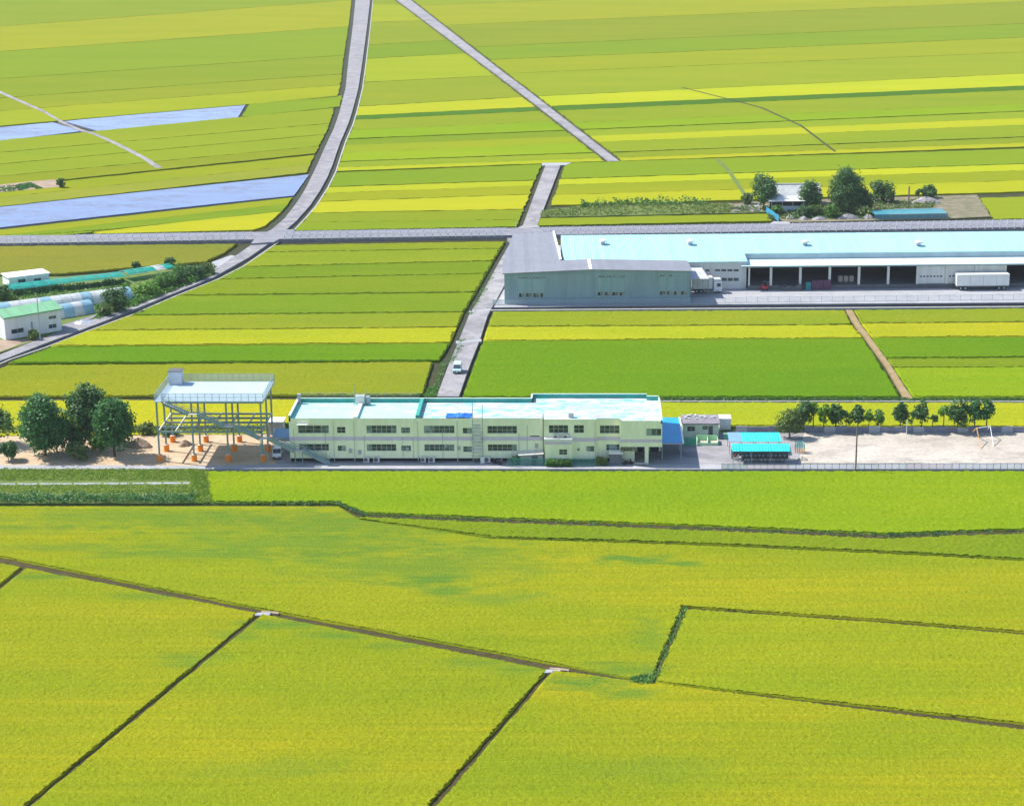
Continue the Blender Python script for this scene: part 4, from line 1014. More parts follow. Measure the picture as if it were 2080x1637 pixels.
# sand heap and climbing frame on the playground
def heap(name, label, px, py, w_, d_, h, mat, seed, cat='heap'):
    rnd = random.Random(seed); m = MB(); n, k = 26, 7; rows = []
    for j in range(k + 1):
        f = j / k; row = []
        for i in range(n):
            a = 2 * math.pi * i / n; q = (1 - f) * (1 + .16 * math.sin(2 * a + seed) + .1 * math.sin(5 * a + 2 * seed)) + rnd.uniform(-.03, .03)
            row.append((math.cos(a) * q * w_ / 2, math.sin(a) * q * d_ / 2, h * (1 - (1 - f) ** 1.7) * (1 + .12 * math.sin(3 * a + seed)) + (rnd.uniform(-.05, .05) if j else -.05)))
        rows.append(row)
    for j in range(k):
        for i in range(n): m.face([rows[j][i], rows[j][(i + 1) % n], rows[j + 1][(i + 1) % n], rows[j + 1][i]])
    o = m.build(name, mat); o.location = U(px, py); return tag(o, label, cat)
heap('sand_pile', 'low pale sand pile at the end of the bicycle shelter', 1630, 934, 1.9, 1.5, .6, M_play, 3)
r = thing('climbing_frame', 'teal and orange climbing frame on the pale playground sand', 'climbing frame', U(1616, 921)); wd = U(1634, 921).x - U(1616, 921).x
mt, mo = MB(), MB()
for i in range(5):
    for j in range(3): x, y = wd * i / 4, 1.2 * j / 2; mo.bar((x, y, 0), (x, y, .8), .07); mt.bar((x, y, .8), (x, y, 1.65 + (.35 if 0 < i < 4 else 0)), .07)
for z in (.4, .8): 
    for y in (0, 1.2): mo.bar((0, y, z), (wd, y, z), .06)
for z in (1.2, 1.6):
    for y in (0, .6, 1.2): mt.bar((0, y, z), (wd, y, z), .06)
for x in (wd * .25, wd * .5, wd * .75): mt.bar((x, 0, 1.98), (x, 1.2, 1.98), .06)
mo.build('lower_bars', paint('orange_bars', (.75, .38, .06), .5), r); mt.build('upper_bars', paint('teal_bars', (.05, .45, .4), .5), r)
r = thing('swing_frame', 'white and orange swing frame at the far end of the playground', 'swing', U(1988, 902)); 
A = U(1972, 880) - U(1988, 902); B = U(1993, 912) - U(1988, 902); Cc = U(2002, 876) - U(1988, 902); D = U(2018, 908) - U(1988, 902)
h = Vector((0, 0, 2.4))
MB().bar(A, (A + B) / 2 + h, .1).bar(B, (A + B) / 2 + h, .1).build('end_frame', paint('orange_tube', (.75, .4, .1), .5), r)
MB().bar(Cc, (Cc + D) / 2 + h, .1).bar(D, (Cc + D) / 2 + h, .1).build('end_frame', M_white, r)
MB().bar((A + B) / 2 + h, (Cc + D) / 2 + h, .1).build('top_bar', M_white, r)
for f in (.3, .7):
    p = ((A + B) / 2).lerp((Cc + D) / 2, f); m = MB().box(p.x - .25, p.x + .25, p.y - .1, p.y + .1, .5, .54); m.bar(p + Vector((-.22, 0, .54)), p + Vector((-.22, 0, 2.38)), .02); m.bar(p + Vector((.22, 0, .54)), p + Vector((.22, 0, 2.38)), .02); m.build('swing_seat', M_dgrey, r)
# low front fence of the playground
tint = [mesh_mat('mesh_' + n, c_, o_) for n, c_, o_ in (('teal', (.2, .5, .46), .5), ('pink', (.8, .5, .62), .6), ('grey', (.55, .58, .7), .7), ('white', (.8, .88, .92), .55))]
Y0 = U(1700, 953.2).y
def ffence(a, b, n, lab, tints): mesh_fence('mesh_fence', lab, U(a, 953.2).x, U(b, 953.2).x, 0, .95, n, M_dgrey, tints[0], Frame(Vector((0, Y0, 0))), 'low coloured fence panels along the lane', .03, tints, pw=.032)
ffence(1466, 1516, 4, 'teal stretch of the low lane fence, nearest the shelter', [tint[0]])
ffence(1518, 1600, 6, 'pink stretch of the low lane fence in front of the bicycle shelter', [tint[1]])
ffence(1602, 1734, 9, 'grey stretch of the low lane fence before the tall utility pole', [tint[2]])
ffence(1742, 1840, 7, 'white stretch of the low lane fence just past the tall utility pole', [tint[3], tint[2]])
ffence(1842, 1932, 6, 'pink stretch of the low lane fence past the white stretch', [tint[1]])
ffence(1934, 2200, 19, 'pale grey last stretch of the low lane fence by the swing', [tint[2], tint[3]])
# block wall behind the playground
M_block = paint('grey_blocks', (.22, .23, .29), .85, .25, .7)
r = thing('block_wall', 'low grey block wall behind the row of yard trees', 'wall', U(1495, 878.5)); q = U(1495, 878.5); x = 0; k = 0; rnd = random.Random(9)
while x < U(2300, 878).x - q.x:
    h = 1.05 + (.12 if k % 3 == 0 else 0); MB().box(x, x + 1.95, 0, .16, 0, h).build('block_panel', M_block if k % 4 else M_grey, r); x += 2.0; k += 1
# utility pole and thin pole
def pole(label, px, py, ptop, rad, mat, arms=0, name='utility_pole'):
    L = U(px, py); F = Frame(L); h = F.Z(px, ptop); r = thing(name, label, 'pole', L)
    MB().tube((0, 0, -.2), (0, 0, h), rad, rad * .7, 9).build('shaft', mat, r)
    for i in range(arms): MB().box(-.7, .7, -.05, .05, h - .4 - i * .5, h - .3 - i * .5).build('cross_arm', M_steel, r)
    if arms: MB().tube((.25, -.1, h - 1.7), (.25, -.1, h - .9), .16, n=10).build('transformer', M_grey, r)
    return r
pole('tall dark utility pole standing in the low lane fence', 1738, 954, 862, .16, M_pole)
pole('thin white pole at the back of the playground', 1841, 885, 852, .06, M_white, name='flag_pole')
# ------------------------------------------------------------------ steel platform tower
Tx0, Tx1 = U(324.8, 936).x, U(534.4, 936).x; Ty = [U(430, 936).y, U(440, 915.8).y, U(450, 897.3).y]
T = Frame(Vector((Tx0, Ty[0], 0))); W_ = Tx1 - Tx0; Dp = Ty[2] - Ty[0]
tow = thing('platform_tower', 'open steel tower on orange footings with railed deck and long outside stair', 'tower', T.o)
px_ = [W_ * i / 3 for i in range(4)]; py_ = [0, Ty[1] - Ty[0], Dp]
zd = T.Z(430, 814, -.4); zm = T.Z(430, 875.5, 0)
posts = MB().box(-.14, .14, -.14, .14, .9, zd - .32).mesh('post', M_steel)
fm = MB().tube((0, 0, 0), (0, 0, 1.15), .5, .48, 18).mesh('footing', M_orange); cm = MB().tube((0, 0, 1.152), (0, 0, 1.22), .4, .3, 18).mesh('cap', M_offw)
for x in px_:
    for y in py_:
        o = link('post', posts, tow); o.location = (x, y, 0)
        o = link('footing', fm, tow); o.location = (x, y, 0)
        e = link('cap', cm, o)
bm_x = lambda y, z, h=.3: MB().box(px_[0] + .145, px_[3] - .145, y - .07, y + .07, z - h, z)
for y in py_ + [(py_[0] + py_[1]) / 2, (py_[1] + py_[2]) / 2]:
    m = MB()
    for a, b in zip(px_, px_[1:]): m.box(a + .145, b - .145, y - .08, y + .08, zm - .35, zm)
    m.build('long_beam', M_steel, tow)
for x in px_ + [(a + b) / 2 for a, b in zip(px_, px_[1:])]:
    m = MB(); w2 = .08
    for a, b in ((py_[0], py_[1]), (py_[1], py_[2])): m.box(x - w2, x + w2, a + .145, b - .145, zm - .3, zm + .02)
    m.build('cross_beam', M_offw if x < 4 else M_steel, tow)  # two leftmost beams whiter: sunlight on them put into the colour
dx0, dx1, dy0, dy1 = T.at(330, 812, zd)[0], T.at(536, 812, zd)[0], -.7, Dp + 1.0
M_deck = paint('pale_deck', (.46, .58, .66), .5, .1, .5)
nb = 10
for i in range(nb):
    MB().box(dx0, dx1, dy0 + (dy1 - dy0) * i / nb, dy0 + (dy1 - dy0) * (i + 1) / nb - .03, zd - .12, zd).build('deck_board', M_deck, tow)
for y in (dy0 + .1, py_[1], dy1 - .1): MB().box(dx0, dx1, y - .09, y + .09, zd - .42, zd - .125).build('deck_beam', M_steel, tow)
for x in (dx0 + .1, px_[1], px_[2], dx1 - .1): MB().box(x - .08, x + .08, dy0 + .2, dy1 - .2, zd - .40, zd - .127).build('deck_joist', M_steel, tow)
lx = T.at(314, 815, zd)[0]
MB().box(lx, dx0 - .01, dy0 - .3, dy1, zd - .14, zd - .02).build('side_walkway', M_deck, tow)
def rail(pts, h, z, parent, n_per=1.25, mat=M_steel):
    for a, b in zip(pts, pts[1:]):
        a, b = Vector((*a, z)), Vector((*b, z)); ln = (b - a).length; n = max(1, round(ln / n_per)); m = MB()
        for k in range(n + 1): p = a.lerp(b, k / n); m.box(p.x - .03, p.x + .03, p.y - .03, p.y + .03, z, z + h)
        for zz in (h, h * .5, .12): m.bar(a + Vector((0, 0, zz)), b + Vector((0, 0, zz)), .05)
        o = m.build('railing', mat, parent)
        MB().face([a + Vector((0, .035, .1)), b + Vector((0, .035, .1)), b + Vector((0, .035, h)), a + Vector((0, .035, h))]).build('mesh_infill', M_net, o)
rail([(dx0, dy0), (dx1, dy0), (dx1, dy1), (lx, dy1), (lx, dy0 - .3)], 1.35, zd, tow)
# stair tower on the deck
bx = T.at(343, 782, zd); bx1 = T.at(369, 782, zd)[0]
hut = MB().box(bx[0], bx1, bx[1], bx[1] + 2.2, zd + .003, zd + 2.35).build('deck_cabin', paint('pale_cabin', (.62, .64, .68), .5), tow)
MB().box(bx[0] - .08, bx1 + .08, bx[1] - .08, bx[1] + 2.28, zd + 2.353, zd + 2.45).build('roof', M_dgrey, hut)
M_snet = mesh_mat('stair_mesh', (.25, .4, .46), .66)
# outside stair in front
ys0, ys1 = -2.0, -.85; yc = (ys0 + ys1) / 2
pt = lambda px, py: T.on(px, py, yc)
S0 = [pt(331, 814.5), pt(383, 840), pt(401, 840), pt(456, 864.5), pt(475, 864.5), pt(528, 889.5), pt(544.5, 889.5), pt(599, 915), pt(616, 915), pt(670, 941)]
S0[0] = (S0[0][0], zd); S0[-1] = (S0[-1][0], .03)
for k in range(0, 9, 2):
    (xa, za), (xb, zb_) = S0[k], S0[k + 1]; n = 12
    fl = MB()
    for y in (ys0 + .03, ys1 - .03): fl.bar((xa, y, za - .1), (xb, y, zb_ - .1), .05, .42)
    fl = fl.build('stair_flight', M_steel, tow)
    for i in range(n):
        f = (i + .5) / n; x, z = xa + (xb - xa) * f, za + (zb_ - za) * f; MB().box(x - .15, x + .15, ys0 + .06, ys1 - .06, z - .04, z).build('tread', M_offw, fl)
    m = MB()
    for y in (ys0, ys1):
        for hh in (1.0, .55): m.bar((xa, y, za + hh), (xb, y, zb_ + hh), .045)
        for i in range(5): f = i / 4; x, z = xa + (xb - xa) * f, za + (zb_ - za) * f; m.bar((x, y, z - .1), (x, y, z + 1.0), .04)
    m.build('handrail', M_steel, fl)
    MB().face([(xa, ys0 - .03, za + .1), (xb, ys0 - .03, zb_ + .1), (xb, ys0 - .03, zb_ + 1.0), (xa, ys0 - .03, za + 1.0)]).build('mesh_infill', M_snet, fl)
for k in range(1, 8, 2):
    (xa, za), (xb, _) = S0[k], S0[k + 1]
    ld = MB().box(xa, xb, ys0, ys1, za - .1, za).build('landing', M_offw, tow)
    m = MB()
    for y in (ys0, ys1):
        for hh in (1.0, .55): m.bar((xa, y, za + hh), (xb, y, za + hh), .045)
    m.build('handrail', M_steel, ld)
    m = MB()
    for x in (xa + .1, xb - .1):
        for y in (ys0 + .1,): m.box(x - .06, x + .06, y - .06, y + .06, .03, za - .101)
    if k >= 5: m.build('leg', M_steel, ld)
    else: MB().box(xa + .3, xb - .3, ys1, -.14, za - .22, za - .1).build('bracket', M_steel, ld)
# ------------------------------------------------------------------ things round the tower
heap('dirt_pile', 'brown dirt pile between the trees and the steel tower', 282, 907, 4.6, 3.4, 1.5, M_dirt, 2)
heap('dirt_pile', 'smaller brown dirt pile under the steel tower', 376, 905, 2.6, 2.0, .9, M_dirt, 6)
L = U(546, 893); r = thing('tool_shed', 'grey tool shed with white roof behind the steel tower', 'shed', L); wd = U(576, 893).x - L.x; F = Frame(L); zt = F.Z(560, 858)
MB().box(0, wd, 0, 2.6, 0, zt).build('wall', M_grey, r); MB().box(-.15, wd + .15, -.25, 2.8, zt + .003, zt + .18).build('roof', M_white, r); MB().box(wd * .3, wd * .7, -.03, -.003, .05, 2.0).build('door', M_offw, r)
L = U(560, 906); r = thing('lean_to_canopy', 'pale blue lean-to canopy between the tower stair and the cream building', 'canopy', L); F = Frame(L)
a = U(560, 889, 2.6); b = U(587, 870, 3.2)
y0, y1, x1_ = a.y - L.y, b.y - L.y, S.o.x - L.x - .05
MB().prism([(0, y0), (x1_, y0), (x1_, y1), (0, y1)], lambda x, y: 2.5 + .6 * (y - y0) / (y1 - y0), lambda x, y: 2.56 + .6 * (y - y0) / (y1 - y0)).build('roof', M_lblue, r)
for x in (.1, x1_ - .1):
    for y, z in ((y0 + .2, 2.51), (y1 - .2, 3.06)): MB().box(x - .04, x + .04, y - .04, y + .04, 0, z).build('post', M_steel, r)

# ------------------------------------------------------------------ vehicles
M_carw = paint('white_car_paint', (.74, .77, .8), .25, .04, .5, spec=.5)
M_carb = paint('pale_blue_car_paint', (.5, .7, .8), .25, .04, .5, spec=.5)
M_lamp = paint('lamp_lens', (.75, .75, .7), .15, .05)
M_rlamp = paint('tail_lens', (.45, .03, .03), .2, .05)
def wheel(parent, x, y, r, w_, side):
    t = MB().tube((x - w_ / 2, y, r), (x + w_ / 2, y, r), r, n=16).build('wheel', M_black, parent)
    xx = x + side * (w_ / 2 + .004); m = MB(); n = 12
    m.tube((xx - .002, y, r), (xx + .002, y, r), r * .6, n=n); m.build('rim', M_steel, t)
def van(name, label, loc, rot, mat, ln=3.4, w_=1.48, h=1.85, cat='van', nose=.35, z=.03):
    """small van, front towards -y of its own axes"""
    r = thing(name, label, cat, (loc.x, loc.y, z), rot)
    hw = w_ / 2
    prof = [(0, .32), (0, .78), (nose, .98), (nose + .55, h - .12), (nose + .85, h), (ln - .25, h), (ln - .06, h - .35), (ln, .9), (ln, .32)]
    m = MB(); n = len(prof)
    def sec(x, k):  # tumblehome
        return [(x * (1 - (.09 * max(0, (z - .95)) / (h - .95))), y, z) for y, z in prof]
    A, B = sec(-hw, 0), sec(hw, 0)
    i = len(m.v); m.v += A + B
    m.f.append(tuple(range(i, i + n))); m.m.append(0); m.f.append(tuple(range(i + 2 * n - 1, i + n - 1, -1))); m.m.append(0)
    for k in range(n): j = (k + 1) % n; m.f.append((i + k, i + n + k, i + n + j, i + j)); m.m.append(0)
    body = m.build('body', mat, r)
    bv = body.modifiers.new('bevel', 'BEVEL'); bv.width = .05; bv.segments = 2
    q = lambda y0, z0, y1, z1, f: (y0 + (y1 - y0) * f, z0 + (z1 - z0) * f)
    f0, f1 = q(nose, .98, nose + .55, h - .12, .08), q(nose, .98, nose + .55, h - .12, .95)
    nx = Vector((0, -(h - .12 - .98), .55)).normalized() * .012
    MB().face([Vector((-hw * .9, f0[0], f0[1])) + nx, Vector((hw * .9, f0[0], f0[1])) + nx, Vector((hw * .84, f1[0], f1[1])) + nx, Vector((-hw * .84, f1[0], f1[1])) + nx]).build('windscreen', M_glass, r)
    for s in (-1, 1):
        for a, b in ((nose + .6, ln * .5), (ln * .52, ln - .35)):
            xx = lambda z: s * (hw * (1 - .09 * (z - .95) / (h - .95)) + .008)
            z0, z1 = 1.02, h - .22
            pts = [(xx(z0), a - (.25 if a < 1.1 else 0), z0), (xx(z0), b, z0), (xx(z1), b, z1), (xx(z1), a + (.1 if a < 1.1 else 0), z1)]
            MB().face(pts if s > 0 else pts[::-1]).build('side_window', M_glass, r)
        for y in (.62, ln - .68): wheel(r, s * (hw - .08), y, .29, .17, s)
        MB().box(s * hw * .86 - .16, s * hw * .86 + .16, -.03, .02, .6, .76).build('headlight', M_lamp, r)
        MB().box(s * hw * .9 - .07, s * hw * .9 + .07, ln - .02, ln + .02, .75, 1.05).build('tail_light', M_rlamp, r)
        MB().box(s * (hw + .1) - .07, s * (hw + .1) + .07, nose + .42, nose + .5, 1.05, 1.22).build('mirror', mat, r)
    MB().box(-hw * .95, hw * .95, -.06, .03, .3, .52).build('bumper', M_dgrey, r)
    MB().box(-.17, .17, -.075, -.062, .36, .5).build('number_plate', M_white, r)
    return r
d = (U(926, 763) - U(935, 735)).normalized()
van('kei_van', 'pale blue small van driving along the concrete lane between green plots', U(928, 761), math.atan2(d.x, -d.y) * 1.0, M_carb, 3.5, 1.6, 1.9, z=.09)
van('kei_van', 'white small van parked in the shade beside the tower stair', U(562.5, 934), .05, M_carw, 3.4, 1.48, 1.85)
# ------------------------------------------------------------------ the warehouse complex
Wf = Frame(U(1025, 619), 2.6)
M_clad = corrugated('grey_green_cladding', (0.27, 0.39, 0.44), 0, .45, .5, .08, .03)
M_groof = corrugated('slate_grey_roof', (0.235, 0.24, 0.275), 0, .6, .5, .1, .012)
M_croof = corrugated('pale_cyan_metal_roof', (0.37, 0.66, 0.69), 0, .6, .45, .06, .04)
xr = Wf.X(1402, 580); ze = Wf.Z(1025, 556); xg = Wf.X(1200, 570); zg = Wf.Z(1200, 548); z3 = Wf.Z(1402, 551)
D1_ = 11.0
gz = lambda x: ze + (zg - ze) * x / xg if x < xg else zg + (z3 - zg) * (x - xg) / (xr - xg)
pL, pR = Wf.at(1045, 477, ze), Wf.at(1124.5, 474.5, ze + .3); pM = Wf.at(1138.5, 526.5, ze + .3)
D2 = (pL[1] + pR[1]) / 2
store = thing('grey_warehouse', 'big grey clad warehouse with dark grey roof at the corner of the lane', 'warehouse', Wf.o, Wf.r)
def win_row(px0, px1, y0, y1, n):
    out = []
    for i in range(n):
        a = px0 + (px1 - px0) * i / n; b = px0 + (px1 - px0) * (i + .8) / n; sl = -.011 * (a - 1025) * 0
        out.append((a, b, y0, y1))
    return out
rows_ = win_row(1054, 1112, 595.5, 604.5, 4) + win_row(1214, 1273, 593.2, 601.2, 4) + win_row(1340, 1398, 591.5, 599.8, 4)
slots = win_row(1053, 1110, 563, 565.6, 8) + win_row(1215.5, 1272, 560.5, 563.4, 8) + win_row(1341, 1366, 559, 561.8, 4)
h1 = [hole(Wf, q, 0) for q in rows_]; h2 = [hole(Wf, q, 0) for q in slots]
m = MB()
zlow = min(ze, z3) - .02
m.wall(0, xr, 0, zlow, 0, h1 + h2, .12)
m.face([(0, 0, zlow), (xr, 0, zlow), (xr, 0, z3), (xg, 0, zg), (0, 0, ze)])
fl = [(0, 0), (xr, 0), (xr, D1_), (pM[0], D1_), (pR[0], D2), (pL[0], D2), (0, D1_)]
for k in range(1, len(fl)):
    a, b = fl[k], fl[(k + 1) % len(fl)]
    m.face([(a[0], a[1], 0), (b[0], b[1], 0), (b[0], b[1], gz(b[0])), (a[0], a[1], gz(a[0]))])
m.build('wall', M_clad, store)
for px0, px1, y0, y1 in rows_: window(store, Wf, (px0, px1, y0, y1), 0, 2, rec=.08, mid=False, curtain=(1,))
for (a, b, c0, c1) in h2: MB().box(a, b, .06, .1, c0, c1).build('vent_slot', M_glass2, store)
M_clad2 = corrugated('pale_cladding', (0.29, 0.44, 0.46), 0, .45, .5, .06, .03)
for g in ((1053, 1110, 567, 594), (1215, 1272, 565, 592), (1341, 1372, 563, 590)):
    h_ = hole(Wf, g, 0)
    for i in range(2): a = h_[0] + (h_[1] - h_[0]) * i / 2; MB().box(a, a + (h_[1] - h_[0]) / 2 - .4, -.035, -.004, h_[2], h_[3]).build('cladding_panel', M_clad2, store)
rf = MB()
ov = .35
for poly in ([(-ov, -ov), (xg, -ov), (xg, D1_), (-ov, D1_)], [(xg, -ov), (xr + ov, -ov), (xr + ov, D1_), (xg, D1_)], [(-ov, D1_), (pM[0], D1_), (pR[0], D2), (pL[0] - ov, D2)]):
    rf.prism(poly, lambda x, y: gz(x) + .004, lambda x, y: gz(x) + .13)
roof = rf.build('roof', M_groof, store)
MB().bar((xg, -ov, zg + .17), (xg, D1_, zg + .17), .7, .12).build('ridge_cap', M_white, roof)
MB().bar((pM[0], D1_, gz(pM[0]) + .2), (pR[0], D2, gz(pR[0]) + .2), .45, .5).build('gutter', M_white, roof)
MB().box(-ov - .02, xg, -ov - .06, -ov - .003, ze - .08, ze + .05).build('fascia', M_steel, roof)
def pix_of3(P):
    s, c = math.sin(PITCH), math.cos(PITCH); y, z = P.y, P.z - H; return CY - FPX * (y * s + z * c) / (y * c - z * s)
# pale cyan dock building: one roof plane
cyo = Wf.at(1460, 588)[1]
zo = Wf.Z(1460, 532, cyo); dn = 5.7
dock = thing('dock_building', 'long loading dock building with pale cyan roof, open bays and white awning', 'warehouse', Wf.o, Wf.r)
rz = lambda x, y: zo + .1 * (y - cyo)
xo0 = Wf.at(1138, 526, 7)[0] + .7; xo1 = Wf.X(1516, 560, cyo); xe = Wf.X(2330, 560, cyo); yr = min((cyo + .1 * k for k in range(60, 260)), key=lambda q: abs(pix_of3(Wf.world(Wf.at(1500, 500, 8)[0], q, zo + .1 * (q - cyo) + .15)) - 475.0))
M_panelw = corrugated('white_panel_wall', (0.66, 0.67, 0.66), 0, .5, .5, .08, .02)
MB().prism([(xo0, cyo - .4), (xo1 + .2, cyo - .4), (xo1 + .2, yr), (xo0, yr)], lambda x, y: rz(x, y), lambda x, y: rz(x, y) + .15).build('roof', M_croof, dock)
MB().prism([(xo1 + .203, cyo + dn), (xe, cyo + dn), (xe, yr), (xo1 + .203, yr)], lambda x, y: rz(x, y), lambda x, y: rz(x, y) + .15).build('roof', M_croof, dock)
hs = [hole(Wf, q, cyo) for q in [(1452 + i * 12.7, 1462.5 + i * 12.7, 547, 551.8) for i in range(4)] + [(1454 + i * 12, 1464.5 + i * 12, 564.5, 571.5) for i in range(4)] + [(1433, 1441, 547, 552)]]
m = MB().wall(xr - 2, xo1, 0, zo, cyo, hs); m.face([(xo1, cyo, 0), (xo1, cyo + dn, 0), (xo1, cyo + dn, rz(0, cyo + dn)), (xo1, cyo, zo)]); m.face([(xe, cyo + dn, 0), (xe, yr, 0), (xe, yr, rz(0, yr)), (xe, cyo + dn, rz(0, cyo + dn))]); m.face([(xe, yr - .05, 0), (xo0, yr - .05, 0), (xo0, yr - .05, rz(0, yr) - .05), (xe, yr - .05, rz(0, yr) - .05)]); m.face([(xo0, yr - .05, 0), (xo0, cyo, 0), (xo0, cyo, zo), (xo0, yr - .05, rz(0, yr) - .05)])
m.build('wall', M_panelw, dock)
for h_ in hs: 
    f = MB().box(h_[0], h_[1], cyo + .06, cyo + .12, h_[2], h_[2] + .06).box(h_[0], h_[1], cyo + .06, cyo + .12, h_[3] - .06, h_[3]).build('window', M_alu, dock); MB().box(h_[0], h_[1], cyo + .1, cyo + .13, h_[2] + .06, h_[3] - .06).build('pane', M_glass, f)
zaw = 5.9
MB().box(xo1 + .003, xe, cyo + dn, cyo + dn + .2, zaw + .1, rz(0, cyo + dn)).build('upper_wall', paint('grey_strip', (.42, .5, .54), .6, .15, .3), dock)
MB().box(xo1 + .003, xe, cyo + dn + 8, cyo + dn + 8.2, 1.1, zaw + .1).build('inner_wall', M_black, dock)  # black colour paints the deep shade inside the dock
xa0 = Wf.at(1508, 545, 5.75)[0]
MB().prism([(xa0, cyo - 1.7), (xe, cyo - 1.7), (xe, cyo + dn - .003), (xa0, cyo + dn - .003)], lambda x, y: 5.75 + .02 * (y - cyo), lambda x, y: 5.87 + .02 * (y - cyo)).build('awning', corrugated('awning_sheet', (.62, .8, .84), 0, .6, .45, .06, .03), dock)
MB().box(xa0, xe, cyo - 1.78, cyo - 1.703, 5.55, 5.9).build('gutter', M_steel, dock)
MB().box(xo1 + .3, xe, cyo - 1.4, cyo + dn + 8, .1, 1.1).build('platform', M_dgrey, dock)  # dark colour paints the shade on the dock floor
cols = [1566, 1627, 1686, 1746, 1805, 1865, 1923]; x00 = Wf.X(1566, 560, cyo - 1.2); st = (Wf.X(1923, 560, cyo - 1.2) - x00) / 6
for i in range(-0, 14):
    x = x00 + st * i
    if x > xe: break
    MB().box(x - .28, x + .28, cyo - 1.3, cyo - .8, 1.103, 5.6).build('pillar', M_offw, dock)
MB().box(xo1 + .35, xo1 + .7, cyo - 1.3, cyo - .8, 1.103, 5.6).build('pillar', M_offw, dock)
for i in (5, 6, 7, 9, 10):
    x = x00 + st * i; n = 7
    sh = MB().box(x + .3, x + st - .3, cyo - 1.0, cyo - .92, 1.103, 5.6).build('shutter', M_panelw, dock)
    for k in range(n): a = x + .6 + (st - 1.3) * k / n; MB().box(a, a + (st - 1.3) / n * .6, cyo - 1.02, cyo - 1.003, 2.7, 3.05).build('pane', M_glass, sh)
# small lean canopy and truck beside the grey warehouse
r = thing('side_canopy', 'pale curved canopy roof over the truck beside the grey warehouse', 'canopy', Wf.o, Wf.r)
ca, cb = Wf.at(1404, 566, 4.6), Wf.at(1441, 566, 4.6); cd = Wf.at(1425, 543, 5.6)
MB().prism([(xr + .4, ca[1]), (cb[0], ca[1]), (cb[0] - 1, cd[1]), (xr + .4, cd[1])], lambda x, y: 4.4 + 1.0 * (y - ca[1]) / (cd[1] - ca[1]), lambda x, y: 4.5 + 1.0 * (y - ca[1]) / (cd[1] - ca[1])).build('roof', paint('pale_canopy', (.55, .55, .6), .5), r)
for x in (xr + .6, cb[0] - .2): MB().box(x - .08, x + .08, ca[1] + .1, ca[1] + .26, .1, 4.39).build('post', M_steel, r)
def truck(label, x, y, ln, frame, cab=True, wing=2.6, flip=1, bh=2.75, shade=M_offw):
    r = thing('box_truck', label, 'truck', frame.world(x, y, .1), frame.r)
    MB().box(0, ln, 0, 2.4, 1.05, 1.05 + bh).build('cargo_box', shade, r)
    m = MB()
    for z in (1.05, 1.05 + bh - .08): m.box(-.02, ln + .02, -.02, -.003, z, z + .08)
    for i in range(5): xx = ln * i / 4; m.box(min(ln - .06, xx), min(ln, xx + .06), -.015, -.003, 1.14, 1.05 + bh - .09)
    m.build('box_trim', M_steel, r)
    MB().box(.2, ln + (1.6 if cab else -.1), .5, 1.9, .65, 1.04).build('chassis', M_dgrey, r)
    if cab:
        cb_ = MB().prism([(ln + .25, .05), (ln + 2.05, .05), (ln + 2.2, .3), (ln + 2.2, 2.1), (ln + 2.05, 2.35), (ln + .25, 2.35)], .5, lambda a, b: 3.0 if a < ln + 1.8 else 2.75).build('cab', M_carw, r)
        MB().box(ln + 2.203, ln + 2.22, .35, 2.05, 1.6, 2.5).build('windscreen', M_glass, cb_)
        MB().box(ln + 1.0, ln + 1.9, .03, .047, 1.6, 2.4).build('side_window', M_glass, cb_)
        MB().box(ln + .3, ln + 1.9, .3, 2.1, 3.01, 3.4).build('roof_fairing', M_carw, cb_)
    for wx in ([1.0, 2.1] + ([ln + 1.1] if cab else [ln - 1.2, ln - 2.4])):
        for yy in (.22, 2.18): 
            t = MB().tube((wx, yy - .16, .5), (wx, yy + .16, .5), .5, n=16).build('wheel', M_black, r); MB().tube((wx, yy - .17, .5), (wx, yy - .162, .5), .27, n=12).build('rim', M_steel, t)
    return r
q = Wf.at(1403, 600); q2 = Wf.at(1448, 600); truck('white box truck with cab parked under the canopy beside the grey warehouse', q[0] + .5, q[1] + 1.2, q2[0] - q[0] - .4, Wf)
q = Wf.at(1944, 592.5); truck('white box trailer parked across the last dock bays', q[0], q[1] + .6, 12.5, Wf, False, shade=M_white)
# goods on the dock and in the yard
def pallet_stack(label, px, py, w_, h, mat, n=4, grp=None, z=.1, d_=1.2):
    q = Wf.at(px, py); r = thing('pallet_stack', label, 'pallet stack', Wf.world(q[0], q[1], z), Wf.r, grp)
    for i in range(n):
        z0 = h * i / n; MB().box(0, w_, 0, d_, z0, z0 + h / n - .05).build('pallet', mat, r)
    return r
M_purple = paint('plum_crates', (.12, .06, .11), .6); M_tealc = paint('teal_crates', (.04, .25, .26), .6)
for i, (px, lab) in enumerate(((1648.5, 'plum coloured stack standing against the teal stack'), (1656.5, 'second plum stack from the teal stack'), (1664.5, 'third plum stack from the teal stack, middle of the row'), (1672.5, 'fourth plum stack from the teal stack'), (1680, 'plum stack at the end of the row farthest from the teal stack'))):
    pallet_stack(lab, px, 590.5 - i * .2, .9, 2.3, M_purple, 6, 'plum coloured pallet stacks in front of the dock')
pallet_stack('teal stack beside the plum pallet stacks at the dock', 1637, 591, 1.2, 1.9, M_tealc, 5)
for px, lab in ((1704, 'pale boxed pallet in the open bay, nearest the plum stacks'), (1715.5, 'pale boxed pallet in the open bay, middle of three'), (1726.5, 'pale boxed pallet in the open bay, nearest the next pillar')):
    q = Wf.at(px, 585); r = thing('boxed_pallet', lab, 'boxed pallet', Wf.world(q[0], cyo + 1.5, 1.105), Wf.r, 'pale boxed pallets inside the dock'); MB().box(0, 1.1, 0, 1.1, 0, .14).build('pallet', M_pole, r); MB().box(.04, 1.06, .04, 1.06, .143, 1.45).build('carton', paint('carton', (.45, .38, .33), .8), r)
